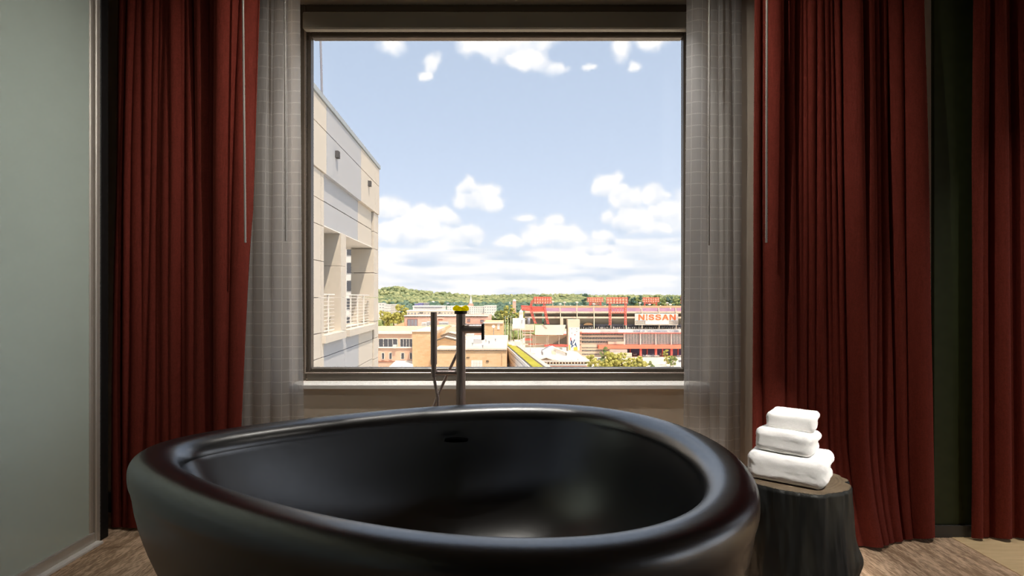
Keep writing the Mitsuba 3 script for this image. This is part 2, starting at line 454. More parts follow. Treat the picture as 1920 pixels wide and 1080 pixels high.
def drape(ed, eb, ridges, dt, db, zt, zb, th=.006, deep=1.7, nx=420, nv=40, seed=0, flare=0.0, flat_=.0):
    """cloth hung from zt to zb. ed, eb: its left and right edge at the top and the bottom; ridges: (centre at the top, at the bottom, half width at the top, at the bottom), all as
    pixels across at the distances dt (top, bottom of it: db). Each ridge is a rounded tube of cloth; the valleys between are creases."""
    m_ = lambda q: (np.asarray(q, float) - CX) / F
    r = np.random.default_rng(seed)
    u, v = np.linspace(0, 1, nx), np.linspace(0, 1, nv)
    U, V = np.meshgrid(u, v)
    ease = V ** .8
    xl, xr = m_(ed[0]) * dt * (1 - V) + m_(eb[0]) * db * V, m_(ed[1]) * dt * (1 - V) + m_(eb[1]) * db * V
    x = xl + (xr - xl) * U
    dist = dt * (1 - V) + db * V
    D = np.zeros_like(x) - .02
    for k, (a, b, wa, wb) in enumerate(ridges):
        sway = .006 * (meshkit.noise(np.stack([V * 2.6, U * 0 + k * 3.1, U * 0 + seed], -1), seed) - .5) * 2
        c = (m_(a) * (1 - ease) + m_(b) * ease) * dist + sway
        w = ((wa * (1 - ease) + wb * ease) / F) * dist * 1.42 * (.85 + .3 * meshkit.noise(np.stack([V * 2.0 + k * 7.7, U * 0, U * 0 + seed + 3], -1), seed))
        h = deep * w * r.uniform(.75, 1.25)
        lift = r.uniform(-.012, .012) - flat_
        t = np.clip((x - c) / w + .12 * np.sin(V * 3 + k), -1, 1)
        f = h * np.sqrt(np.clip(1 - t * t, 0, 1)) + lift - .02
        k_ = .004
        hh = np.clip(.5 + .5 * (f - D) / k_, 0, 1)
        D = D * (1 - hh) + f * hh + k_ * hh * (1 - hh)
    D += .006 * (meshkit.fbm(np.stack([x * 9, V * 5, 0 * x + seed], -1), 3, seed) - .5)
    y = dist + .03 - D - flare * np.clip((V - .82) / .18, 0, 1) ** 2 * np.sin(np.pi * U) ** 1.5
    z = zt + (zb - zt) * V + np.where(V > .97, .25 * (D - D.mean()), 0)
    P = np.stack([x, y, np.maximum(z, .004)], -1)
    arc = np.concatenate([[0], np.cumsum(np.linalg.norm(np.diff(P[nv // 2], axis=0), axis=1))])
    uv = np.stack([np.tile(arc, (nv, 1)), z], -1)
    i, j = np.meshgrid(np.arange(nv - 1), np.arange(nx - 1), indexing='ij')
    q = np.stack([i * nx + j, (i + 1) * nx + j, (i + 1) * nx + j + 1, i * nx + j + 1], -1).reshape(-1, 4)
    f = np.vstack([q[:, [0, 1, 2]], q[:, [0, 2, 3]]])
    m = trimesh.Trimesh(P.reshape(-1, 3), f, process=False)
    if not th:
        return m, uv.reshape(-1, 2)
    back = P.reshape(-1, 3) + [0, th, 0]
    n = len(back)
    rim = np.concatenate([np.arange(nx), np.arange(1, nv) * nx + nx - 1, (nv - 1) * nx + np.arange(nx - 2, -1, -1), np.arange(nv - 2, 0, -1) * nx])
    r2 = np.roll(rim, -1)
    side = np.vstack([np.stack([rim, r2, r2 + n], 1), np.stack([rim, r2 + n, rim + n], 1)])
    return trimesh.Trimesh(np.vstack([P.reshape(-1, 3), back]), np.vstack([f, f[:, ::-1] + n, side]), process=False), np.vstack([uv.reshape(-1, 2)] * 2)


CZ = CEILZ - .03
rl = list(zip([227, 244, 257, 276, 290, 301, 313, 327, 338, 350, 377, 397, 430, 467], [214, 230, 247, 263, 280, 296, 312, 326, 341, 356, 377, 395, 416, 438],
              [9, 7, 6, 9, 6, 6, 6, 8, 6, 6, 13, 10, 19, 12], [10, 8, 14, 8, 12, 9, 12, 9, 9, 12, 14, 9, 12, 15]))
m, uv = drape((214, 484), (203, 448), rl, 2.50, 2.50, CZ, .015, seed=3)
single('curtain', m, RED, 'deep red pleated curtain left of the window, beside the frosted glass', 'curtain', None, True, uv=uv)
rr_ = list(zip([1427, 1455, 1481, 1502, 1513, 1524, 1540, 1553, 1563, 1575, 1595, 1624, 1646, 1661, 1682, 1708], [1424, 1454, 1480, 1500, 1514, 1528, 1546, 1560, 1574, 1588, 1612, 1634, 1652, 1670, 1692, 1724],
               [8, 17, 10, 9, 4, 7, 7, 6, 4, 6, 13, 13, 6, 6, 11, 16], [11, 18, 12, 13, 6, 8, 9, 7, 7, 7, 13, 12, 9, 9, 12, 20]))
m, uv = drape((1419, 1727), (1414, 1750), rr_, 2.45, 2.43, CZ, .010, seed=11, flare=.11)
single('curtain', m, RED, 'deep red pleated curtain right of the window, behind the towels', 'curtain', None, True, uv=uv)
rf = list(zip([1838, 1857, 1877, 1895, 1912, 1932, 1952, 1975, 2000, 2025, 2050, 2080, 2110, 2140], [1832, 1852, 1880, 1900, 1922, 1940, 1962, 1985, 2008, 2030, 2056, 2084, 2112, 2142], [9, 10, 10, 9, 9, 10, 10, 11, 12, 12, 13, 14, 14, 14], [10, 13, 13, 10, 11, 10, 10, 11, 12, 12, 13, 14, 14, 14]))
m, uv = drape((1829, 2155), (1822, 2155), rf, 2.38, 2.40, CZ, .012, seed=23)
single('curtain', m, RED, 'deep red curtain at the far right edge, beyond the green column', 'curtain', None, True, uv=uv)
sl = [(478, 456, 9, 14), (499, 484, 13, 15), (522, 516, 11, 16), (546, 550, 12, 17)]
m, uv = drape((468, 558), (440, 568), sl, 2.66, 2.66, CZ, .02, 0, 1.1, 200, seed=31)
single('sheer_curtain', m, SHEER, 'grey checked sheer curtain at the left edge of the window', 'sheer curtain', None, True, uv=uv)
sr = [(1298, 1291, 6, 8), (1316, 1312, 14, 15), (1341, 1338, 10, 12), (1363, 1361, 12, 12), (1386, 1384, 10, 10)]
m, uv = drape((1292, 1397), (1283, 1394), sr, 2.66, 2.66, CZ, .02, 0, 1.1, 200, seed=37)
single('sheer_curtain', m, SHEER, 'grey checked sheer curtain at the right edge of the window', 'sheer curtain', None, True, uv=uv)
# track and draw wands
single('curtain_track', cat([bbox(-1.74, 1.81, 2.50, 2.53, CEILZ - .028, CEILZ - .001), bbox(-1.74, 1.81, 2.61, 2.64, CEILZ - .028, CEILZ - .001)]), WHITE, 'white double curtain track on the ceiling above the window', 'curtain track')
for (a, b, c, e, d, lab) in ((455, -60, 460, 455, 2.41, 'clear draw wand hanging before the left red curtain'), (534, -60, 536, 452, 2.57, 'clear draw wand hanging on the left sheer curtain'),
                             (1330, -60, 1329, 460, 2.57, 'clear draw wand hanging on the right sheer curtain'), (1438, -60, 1437, 455, 2.37, 'clear draw wand hanging before the right red curtain')):
    p0, p1 = at(a, b, d), at(c, e, d)
    p0 = p1 + (p0 - p1) * ((CEILZ - .03 - p1[2]) / (p0[2] - p1[2]))
    single('curtain_wand', rod(p0, p1, .0045, 10), ACRYL, lab, 'curtain wand', None, 40)

# ------------------------------------------------------------------ the bathtub: an egg-shaped bowl with a thick rolled rim
RIM = .62
TC = np.array([-.21, 1.572])
NT = 220
tt = np.arange(NT) * 2 * np.pi / NT
ex, ey = .765 * np.cos(tt), .577 * np.sin(tt) * (1 + .404 * np.cos(tt))
crest = TC + np.stack([ex * math.cos(-.02) - ey * math.sin(-.02), ex * math.sin(-.02) + ey * math.cos(-.02)], 1)
nrm = np.roll(crest, 1, 0) - np.roll(crest, -1, 0)
nrm = np.stack([-nrm[:, 1], nrm[:, 0]], 1)
nrm /= np.linalg.norm(nrm, axis=1, keepdims=True)
if ((crest - TC) * nrm).sum() < 0:
    nrm = -nrm
prof = []                                                               # (scale about the centre, offset along the outline's normal, z)
FOOT = .66
for z in np.linspace(0, RIM - .10, 16):
    k = z / (RIM - .10)
    prof.append((FOOT + (1 - FOOT) * (1 - (1 - k) ** 1.8), .046 * k, z))
for a in np.linspace(-.5, math.pi / 2, 20):                             # the rim: a tight outer roll, a broad nearly flat top that eases into the bowl
    c_, s_ = math.cos(a), math.sin(a)
    prof.append((1.0, .056 * abs(c_) ** .8, RIM - .046 + .046 * (abs(s_) ** .8) * (1 if s_ > 0 else -1.3)))
for a in np.linspace(math.pi / 2, math.pi, 22)[1:]:
    prof.append((1.0, -.064 * abs(math.cos(a)) ** .95, RIM - .055 + .055 * max(math.sin(a), 0) ** .95))
o0, z0 = prof[-1][1], prof[-1][2]
lean = .10 + .27 * np.clip(-np.cos(tt), 0, 1) ** 1.0 + .12 * np.clip(np.cos(tt), 0, 1) ** 2     # the ends of the bowl slope more than its sides
for q in np.linspace(.02, 1, 40):
    prof.append(((1 - lean * q) * math.sqrt(max(1 - .9995 * q ** 4.2, 0)), o0 * (1 - .75 * q), z0 - (z0 - .085) * q))
V = np.array([np.column_stack([TC + (s * np.ones(NT))[:, None] * (crest - TC) + o * nrm, np.full(NT, z)]) for s, o, z in prof]).reshape(-1, 3)
FQ = []
for i in range(len(prof) - 1):
    a = i * NT + np.arange(NT)
    b = i * NT + (np.arange(NT) + 1) % NT
    FQ.append(np.stack([a, b, b + NT, a + NT], 1))
FQ = np.vstack(FQ)
tubm = trimesh.Trimesh(V, np.vstack([FQ[:, [0, 1, 2]], FQ[:, [0, 2, 3]]]), process=False)
tub = thing('bathtub', 'large glossy black egg-shaped bathtub with a thick rolled rim in front of the window', 'bathtub')
obj('bowl', tubm, TUB, tub, True)
ov = at(856, 824, 2.02)
obj('overflow_slot', hull([(ov[0] + .042 * math.cos(t), y, ov[2] + .006 * math.sin(t)) for t in np.linspace(0, 6.28, 17) for y in (2.0, 2.03)]), OVER, tub, label='black overflow slot')
obj('drain', lathe([[0, 0], [.035, 0], [.035, .004], [.030, .007], [0, .007]], (TC[0], TC[1], .083), 28), GUN, tub, 40, label='dark metal drain')

# ------------------------------------------------------------------ floor-standing tub filler
FD = 2.36
fz = lambda py: wz(py, FD)
fx = lambda px: wx(px, FD)
fau = thing('bath_faucet', 'tall floor-standing gunmetal bath faucet with hand shower behind the bathtub', 'faucet')
cxf = fx(864)
obj('column', lathe([[0, 0], [.045, 0], [.045, .008], [.0195, .012], [.0195, fz(697)], [.0203, fz(697)], [.0203, fz(690)], [.0195, fz(690)], [.0195, fz(588)], [0, fz(588)]], (cxf, FD, 0), 28), GUN, fau, 35)
obj('top_collar', lathe([[0, fz(588.5)], [.0265, fz(588.5)], [.0265, fz(583.5)], [.0245, fz(582.8)], [0, fz(582.8)]], (cxf, FD, 0), 28), BRONZED, fau, 35)
k0 = key_for('yellow_cap', fau)
capm = []
for i in range(11):
    a = i * 2 * math.pi / 11
    h = .012 + .007 * ((i * 5) % 3)
    capm.append(blob((cxf + .026 * math.cos(a), FD + .026 * math.sin(a), fz(582) + h * .5), .0085, i, 1, .9))
capm.append(lathe([[0, 0], [.022, 0], [.024, .006], [.018, .012], [0, .016]], (cxf, FD, fz(582.8)), 20))
scene[k0] = mikit.ply(cat(capm), YELLOW, smooth=40)
labels[k0] = {'label': 'knobbly bright yellow cap on top'}
spz = fz(616)
spx = [(0.0, .0215), (.018, .0215), (.022, .0205), (.030, .0187), (.075, .0187), (.0755, .0182), (.077, .0182), (.0775, .0192)]
obj('spout', tube([(cxf + x, FD, spz) for x, r in spx] + [(fx(903), FD, spz)], [r for x, r in spx] + [.0192], 28), GUN, fau, 35)
obj('spout_lip', bbox(fx(903), fx(908), FD - .020, FD + .020, fz(637), fz(606.5), .002), BRONZED, fau)
hx = fx(813.5)
obj('hand_shower', lathe([[0, fz(697)], [.0095, fz(697)], [.0105, fz(683.5)], [.0135, fz(683)], [.0135, fz(586)], [.0125, fz(585)], [0, fz(585)]], (hx, FD, 0), 24), GUN, fau, 35, label='slim stick hand shower')
obj('bracket', cat([rod((hx, FD, fz(699)), (cxf, FD, fz(699)), .0098, 16), lathe([[0, fz(706)], [.0125, fz(706)], [.0125, fz(692)], [0, fz(692)]], (hx, FD, 0), 20)]), GUN, fau, 35)


def spline(pts, n=60):
    from scipy.interpolate import CubicSpline
    p = np.array(pts, float)
    s = np.concatenate([[0], np.cumsum(np.linalg.norm(np.diff(p, axis=0), axis=1))])
    return CubicSpline(s, p)(np.linspace(0, s[-1], n))


hose = spline([(hx, FD, fz(703)), (fx(817), FD - .01, fz(722)), (fx(821), FD - .015, fz(742)), (fx(821.5), FD - .015, fz(770)), (fx(812), FD - .01, fz(812)), (fx(798), FD + .02, fz(835)),
               (fx(792), FD + .045, fz(810)), (fx(806), FD + .04, fz(775)), (fx(822), FD + .035, fz(738)), (fx(839), FD + .03, fz(700)), (fx(856), FD + .02, fz(664))], 400)
rr = .0056 + .0011 * (np.arange(400) % 4 < 2)
obj('hose', tube(hose, rr, 12), GUN, fau, 35, label='ribbed metal shower hose')

# ------------------------------------------------------------------ tree stump stool and towels
SC, SR, SZ = np.array([.965, 1.93]), .172, wz(892, 1.93)
na, nz = 150, 60
A_ = np.arange(na) * 2 * np.pi / na
Z_ = np.linspace(0, SZ - .012, nz)
AA, ZZ = np.meshgrid(A_, Z_)
dirs = np.stack([np.cos(AA), np.sin(AA), ZZ * 1.6], -1)
R_ = SR * (1 + .16 * (meshkit.fbm(dirs * [1.3, 1.3, .8], 4, 4) - .5) + .085 * (meshkit.noise(dirs * [7, 7, .9], 8) - .5) + .035 * (meshkit.noise(dirs * [19, 19, 5], 9) - .5)) * (1.0 + .10 * (1 - ZZ / SZ) ** 2)
for (ka, kz, kr, kh) in ((math.radians(198), SZ - .065, .20, .034), (math.radians(186), SZ - .17, .28, .036), (math.radians(330), SZ - .25, .25, .02)):
    da = (AA - ka + np.pi) % (2 * np.pi) - np.pi
    R_ += kh * np.exp(-(da / kr) ** 2 - ((ZZ - kz) / .045) ** 2)
nt = (A_ - math.radians(338) + np.pi) % (2 * np.pi) - np.pi
R_ -= .018 * np.exp(-(nt / .10) ** 2)[None] * np.clip((ZZ - SZ + .09) / .08, 0, 1)
sv = np.stack([SC[0] + R_ * np.cos(AA), SC[1] + R_ * np.sin(AA), ZZ], -1)
topv = np.stack([SC[0] + (R_[-1] - .006) * np.cos(A_), SC[1] + (R_[-1] - .006) * np.sin(A_), np.full(na, SZ - .004)], -1)
sv = np.vstack([sv.reshape(-1, 3), topv])
i, j = np.meshgrid(np.arange(nz), np.arange(na), indexing='ij')
q = np.stack([i * na + j, i * na + (j + 1) % na, (i + 1) * na + (j + 1) % na, (i + 1) * na + j], -1).reshape(-1, 4)
stump = thing('stump_stool', 'dark tree stump stool with rough bark and sawn wooden top right of the bathtub', 'stool')
obj('bark', trimesh.Trimesh(sv, np.vstack([q[:, [0, 1, 2]], q[:, [0, 2, 3]]]), process=False), BARK, stump, True)
rad = np.linspace(0, 1, 12)
tr = np.vstack([np.stack([SC[0] + k * (R_[-1] - .004) * np.cos(A_), SC[1] + k * (R_[-1] - .004) * np.sin(A_), np.full(na, SZ - (.005 if k == 1 else 0))], -1) for k in rad])
i, j = np.meshgrid(np.arange(11), np.arange(na), indexing='ij')
q = np.stack([i * na + j, (i + 1) * na + j, (i + 1) * na + (j + 1) % na, i * na + (j + 1) % na], -1).reshape(-1, 4)
obj('sawn_top', trimesh.Trimesh(tr, np.vstack([q[:, [0, 1, 2]], q[:, [0, 2, 3]]]), process=False), WOODTOP, stump, 40, label='sawn pale brown wooden top')


def towel(w, l, t, seed, step=.0055):
    """a folded towel, its fold at the front (-y): two thick layers joined there"""
    h = t / 2

    def rb(x, y, z, bx, by, bz, r):
        qx, qy, qz = abs(x) - bx + r, abs(y) - by + r, abs(z) - bz + r
        return math.sqrt(max(qx, 0) ** 2 + max(qy, 0) ** 2 + max(qz, 0) ** 2) + min(max(qx, qy, qz), 0) - r

    def sdf(x, y, z):
        sag = .004 * math.cos(x * 9 + seed) + .003 * math.sin(y * 21 + seed * 2)
        z = z - sag * (.5 + z / t)
        a = rb(x, y, z - h / 2, w / 2, l / 2, h / 2, h * .48)
        b = rb(x + .003, y + .002, z + h / 2, w / 2 - .003, l / 2, h / 2, h * .48)
        c = rb(x, y + l * .20, z, w / 2 + .001, l * .325, h, h * .62)
        k = .006
        d = min(a, b) - max(k - abs(a - b), 0) ** 2 / (4 * k)
        return -(min(d, c) - max(k - abs(d - c), 0) ** 2 / (4 * k))

    m = m3.Manifold.level_set(sdf, (-w / 2 - .02, -l / 2 - .02, -h - .02, w / 2 + .02, l / 2 + .02, h + .02), step)
    mm = m.to_mesh()
    tm = trimesh.Trimesh(mm.vert_properties[:, :3], mm.tri_verts, process=True)
    trimesh.smoothing.filter_taubin(tm, iterations=12)
    v = tm.vertices
    tm.vertices = v + tm.vertex_normals * (.005 * (meshkit.fbm(v * 30 + seed, 3, seed) - .5) + .0016 * (meshkit.noise(v * 260, seed) - .5))[:, None]
    return tm


z0 = SZ
for (pc, w, l, t, rot, lab, yc) in ((1491, .238, .175, .098, -39, 'largest folded white towel, lowest of the stack on the stump stool', 1.905),
                                    (1487, .176, .140, .074, -41, 'medium folded white towel in the middle of the stack on the stump stool', 1.91),
                                    (1496, .146, .115, .060, -38, 'smallest folded white towel on top of the stack on the stump stool', 1.92)):
    m = towel(w, l, t, len(lab))
    m.apply_transform(trimesh.transformations.rotation_matrix(math.radians(rot), [0, 0, 1]))
    m.apply_translation((wx(pc, yc - .03), yc, z0 - m.vertices[:, 2].min() - .003))
    z0 = m.vertices[:, 2].max() - .006
    single('folded_towel', m, TOWEL, lab, 'towel', None, True)

# ------------------------------------------------------------------ the neighbouring panelled building at the left
NB = thing('neighbour_building', 'pale panelled building with open terraces close by on the left outside the window', 'building')


def fac(d, n, z):
    """a point of its facade: d metres out, n metres behind the facade, z metres above the eye"""
    return (-(4.53 + .047 * d) - n, d, EYE + z)


def fbox(d0, d1, n0, n1, z0, z1):
    return hull([fac(d, n, z) for d in (d0, d1) for n in (n0, n1) for z in (z0, z1)])


D0, D1 = 9.0, 23.8
obj('structure', cat([fbox(D0, D1 - .05, .08, 9, 2.03, 5.4), fbox(D0, D1 - .05, .08, 9, -48, -1.30), fbox(D0, 15.55, .08, 9, -1.3, 2.03), fbox(15.55, D1 - .05, 5.5, 9, -1.3, 2.03)]), PANELD, NB, label='dark structure behind the panels')
obj('coping', fbox(D0, D1 + .1, -.10, .5, 5.41, 5.56), STEELG, NB, label='grey metal coping along the roof edge')
cols = [(D0, 12.3, PANELW), (12.3, 15.9, PANELW), (15.9, 20.33, PANELG), (20.33, 22.9, PANELW), (22.9, D1, PANELW)]
G_ = .018
for za, zb in ((4.67, 5.39), (3.47, 4.64)):
    for a, b, m in cols:
        obj('panel', fbox(a + G_ / 2, b - G_ / 2, -.06, .08, za, zb), m, NB)
for a, b, m in ((15.79, 20.33, PANELG), (20.33, 22.75, PANELW)):         # set-back band under the overhang
    for za, zb in ((2.75, 3.47), (2.03, 2.72)):
        obj('panel', fbox(a + G_ / 2, b - G_ / 2, .06, .16, za, zb), m, NB)
lv = [-3.4, -2.5, -1.65, -.97, 0, 1.0, 1.98, 2.68, 3.46]
for za, zb in zip(lv, lv[1:]):
    for a, b, m in ((D0, 12.3, PANELW), (12.3, 15.5, PANELW), (15.52, 15.79, PANELW), (22.84, D1, PANELW)):
        obj('panel', fbox(a + G_ / 2, b - G_ / 2, -.02, .08 if a < 15.6 else .9, za + .01, zb - .01), m, NB)
# terrace fins, soffit, slabs
for za, zb in ((-1.05, 0), (.01, 1.0), (1.01, 2.03)):
    obj('fin_panel', fbox(17.80, 18.45, .02, .95, za, zb), PANELW, NB)
obj('soffit', fbox(15.6, D1 - .1, .05, 5.5, 2.02, 2.05), WHITE, NB)
for a, b in ((15.62, 17.95), (18.40, 22.90)):
    obj('terrace_slab', fbox(a, b, -.12, 5.5 if a > 18 else 5.4, -1.27, -1.05), PANELW, NB)
for a, b, m in ((15.82, 18.3, PANELG), (18.3, 20.33, PANELG), (20.33, 22.8, PANELW)):
    for za, zb in ((-1.67, -1.29), (-2.45, -1.69), (-3.4, -2.47)):
        obj('panel', fbox(a + G_ / 2, b - G_ / 2, .03, .12, za, zb), m, NB)
for d, z in ((16.9, 4.35), (21.6, 4.43)):
    obj('scupper', fbox(d - .10, d + .10, -.16, -.05, z - .18, z + .02), GREYD, NB, label='small dark scupper')
for a, b in ((15.75, 17.5), (18.55, 22.75)):
    rl = key_for('railing', NB)
    scene[rl] = mikit.ply(cat([fbox(a, b, .13, .18, .08, .115), fbox(a, b, .14, .17, -.99, -.965)]), WHITE)
    labels[rl] = {'label': 'white metal terrace railing'}
    for d in np.arange(a + .03, b, 1.05):
        obj('post', fbox(d - .022, d + .022, .13, .18, -1.05, .10), WHITE, rl)
    for z in np.linspace(-.88, -.01, 9):
        obj('bar', fbox(a, b, .148, .162, z - .007, z + .007), WHITE, rl)
single('roof_mast', rod((-5.86, 17.5, EYE + 5.4), (-5.98, 17.5, EYE + 10), .035, 8), SLATE, 'thin grey mast standing on the roof of the panelled building', 'mast')


# ------------------------------------------------------------------ houses and blocks further out
def facade_windows(k, wins, d, m=WGLASS, name='window', frame=OFFW, panes=2, sill=None):
    """each window given by its pixels' rectangle on the front at depth d"""
    for (a, b, c, e) in wins:
        x0, x1, z0, z1 = wx(a, d), wx(b, d), wz(e, d), wz(c, d)
        t = .08
        w = obj(name, cat([box(x0 - t, x0, d - .12, d + .05, z0 - t, z1 + t), box(x1, x1 + t, d - .12, d + .05, z0 - t, z1 + t), box(x0, x1, d - .12, d + .05, z1, z1 + t), box(x0, x1, d - .16, d + .05, z0 - t, z0)]
                          + [box(x0 + (x1 - x0) * q / panes - .04, x0 + (x1 - x0) * q / panes + .04, d - .1, d + .02, z0, z1) for q in range(1, panes)]), frame, k)
        for q in range(panes):
            obj('pane', box(x0 + (x1 - x0) * q / panes + .04 * (q > 0), x0 + (x1 - x0) * (q + 1) / panes - .04 * (q < panes - 1), d - .04, d + .02, z0, z1), m, w)


def front(px0, px1, py0, d, depth, zb=GROUND):
    return box(wx(px0, d), wx(px1, d), d, d + depth, zb, wz(py0, d))


# white block seen through the terrace
wb = thing('apartment_block', 'white apartment block with rows of windows glimpsed through the terrace on the left', 'building')
obj('wall', box(-21, -16.7, 60, 62.5, GROUND, EYE + 8.5), OFFW, wb)
for i in range(7):
    for j, x in enumerate((-19.0, -18.1, -17.2)):
        obj('window', box(x - .3, x + .3, 59.93, 60.05, EYE - 5 + i * 1.9, EYE - 3.9 + i * 1.9), WGLASS, wb)

# tan brick building, lower left of the window view
tb = thing('brick_building', 'tan brick building with dark ribbon windows and white framed sashes, nearest of the brick roofs', 'building')
d = 110.0
obj('left_wing', front(640, 773, 622, d, 22), BRICKB, tb)
obj('plain_wing', front(773, 816, 621.5, 106, 26), BRICKO, tb)
obj('cornice', box(wx(640, d), wx(773, d), d - .35, d + .2, wz(626, d), wz(621, d)), OFFW, tb)
obj('parapet_roof', cat([box(wx(773, 106) - .1, wx(816, 106), 105.8, 106.4, wz(622, 106), wz(619.5, 106)), box(wx(775, 106), wx(816, 106), 108, 122, wz(622, 106) - .5, wz(621, 106))]), OFFW, tb)
facade_windows(tb, [(710.5, 745, 635.5, 650), (751, 773, 635.5, 650)], d, panes=4)
facade_windows(tb, [(716.3, 720.3, 662, 673), (730.3, 734.5, 662, 673), (752.5, 757.8, 662, 673), (769, 772.6, 662, 673)], d, panes=1)
obj('sill_band', box(wx(640, d), wx(773, d), d - .25, d + .1, wz(652.5, d), wz(650.4, d)), OFFW, tb)
obj('string_course', box(wx(640, d), wx(773, d), d - .15, d + .1, wz(678, d), wz(677, d)), BRICKR, tb)
obj('wall_box', box(wx(738.5, d), wx(744, d), d - .7, d, wz(652.5, d), wz(646, d)), OFFW, tb, label='small white box on the facade')
obj('lean_to_roof', hull([at(742, 676, 109.9), at(774, 676, 109.9), at(725, 692, 101), at(775, 692, 101), at(742, 677, 109.9), at(774, 677, 109.9), at(725, 693, 101.), at(775, 693, 101)]), OFFW, tb, label='white lean-to roof')

# pink brick hall behind it
pk = thing('brick_hall', 'pink brick hall with one big grey window and a pale roof edge', 'building')
d = 170.0
obj('wall', front(758, 915, 594, d, 30), BRICKP, pk)
obj('coping', box(wx(757.5, d), wx(915.5, d), d - .3, d + .4, wz(593, d), wz(591, d)), OFFW, pk)
obj('coping_shadow_gap', box(wx(758, d), wx(915, d), d - .15, d, wz(594.5, d), wz(593, d)), EAVE, pk)  # dark brown strip under the coping
facade_windows(pk, [(764, 782.5, 598.5, 612.5)], d, SLATE, frame=BRICKR, panes=3)
facade_windows(pk, [(876.5, 881, 598.5, 603.5), (901, 907, 600, 604.5)], d, SLATE, frame=BRICKR, panes=2)
obj('pale_panel', box(wx(820, d), wx(833.5, d), d - .2, d + .1, wz(606, d), wz(595, d)), BRICKP, pk)
obj('red_sign', box(wx(821.5, d), wx(830.5, d), d - .3, d, wz(600.3, d), wz(598.2, d)), BRICKR, pk, label='small dark red sign')
obj('low_roof', box(wx(765, 155), wx(870, 155), 130, 170, wz(621, 155) - 1, wz(618, 155)), ROOFC, pk)
for i, (a, b, c, e, dd_) in enumerate(((800, 812, 603, 613, 150), (823, 840, 604, 614, 148), (790, 799, 605, 613, 152), (840, 851, 609, 619, 140))):
    u = thing('rooftop_unit', ('grey slatted rooftop unit left of the hand shower', 'long grey slatted rooftop unit right of the hand shower', 'small white rooftop unit near the big grey window', 'pale rooftop unit beside the faucet column')[i], 'rooftop unit')
    obj('casing', bbox(wx(a, dd_), wx(b, dd_), dd_, dd_ + 2, wz(e, dd_), wz(c, dd_), .05), (PANELG, PANELG, OFFW, CREAM)[i], u)
    for z in np.linspace(.25, .75, 3):
        zz = wz(e, dd_) + z * (wz(c, dd_) - wz(e, dd_))
        obj('slat', box(wx(a, dd_) + .1, wx(b, dd_) - .1, dd_ - .05, dd_ + .02, zz - .04, zz + .04), GREYC, u)
ow = thing('brick_annex', 'orange brick annex with a white rooftop dish behind the faucet spout', 'building')
d = 150.0
obj('wall', front(905, 943, 606, d, 20), BRICKO, ow)
obj('coping', box(wx(905, d), wx(943.5, d), d - .3, d + .3, wz(606.5, d), wz(604.8, d)), OFFW, ow)
facade_windows(ow, [(933, 936.5, 608, 617)], d, OFFW, panes=1)
dish = thing('satellite_dish', 'round white satellite dish before the orange annex', 'satellite dish')
c = at(925.5, 612, 147)
dm = trimesh.creation.revolve(np.array([[0, 0], [.2, .01], [.35, .06], [.42, .12], [.40, .12], [.2, .05], [0, .04]]), sections=20)
dm.apply_transform(trimesh.transformations.rotation_matrix(math.radians(80), [1, 0, 0]))
dm.apply_translation(c)
obj('reflector', dm, OFFW, dish)
obj('mount', rod(c + [0, .1, 0], c + [0, .3, -2.2], .06, 6), SLATE, dish)
# sandy side roof with a raking edge at far left
rk = single('side_roof', hull([at(650, 640, 150), at(758, 604, 168), at(758, 622, 168), at(640, 660, 150), at(650, 640, 150) + [0, 8, -2], at(758, 604, 168) + [0, 4, -1]]), BRICKO, 'sandy sloping roof behind the tan brick building', 'roof')

# gabled house
gh = thing('gabled_house', 'tan house with two grey edged gables between hand shower and faucet column', 'house')
d = 108.0


def gable(k, xa, xm, xb, ye, yp, d, depth, zb, wm, rm, t=.22, em=EAVE):
    a, m_, b = at(xa, ye, d), at(xm, yp, d), at(xb, ye, d)
    obj('gable_wall', prism([(a[0], zb), (b[0], zb), (b[0], b[2]), (m_[0], m_[2]), (a[0], a[2])], d, d + depth), wm, k)
    for p, q in ((a, m_), (b, m_)):
        ex = p + (p - q) * .12
        up = np.array([0, 0, t])
        obj('roof_slope', hull([ex + [0, -.4, 0], q + [0, -.4, 0], ex + up + [0, -.4, 0], q + up + [0, -.4, 0], ex + [0, depth, 0], q + [0, depth, 0], ex + up + [0, depth, 0], q + up + [0, depth, 0]]), rm, k)
        obj('eave', hull([ex + [0, -.5, -.05], q + [0, -.5, -.05], ex + up + [0, -.5, .05], q + up + [0, -.5, .05], ex + [0, -.38, -.05], q + [0, -.38, -.05], ex + up + [0, -.38, .05], q + up + [0, -.38, .05]]), em, k)


gable(gh, 817, 834, 858, 639.5, 633.5, 104, 3.0, wz(660, 104), BRICKO, ROOFC)
gable(gh, 828, 841, 862, 630.5, 625.5, 107.5, 8.0, wz(650, 107.5), OFFW, ROOFC)
obj('dormer', prism([(wx(835, 112), wz(630, 112)), (wx(836, 112), wz(620, 112)), (wx(846, 112), wz(612, 112)), (wx(853, 112), wz(612, 112)), (wx(853, 112), wz(630, 112))], 112, 116), CREAM, gh)
obj('roof_flat', box(wx(816, 100), wx(856, 100), 96.5, 104, wz(654, 100) - .3, wz(654, 100)), ROOFC, gh)

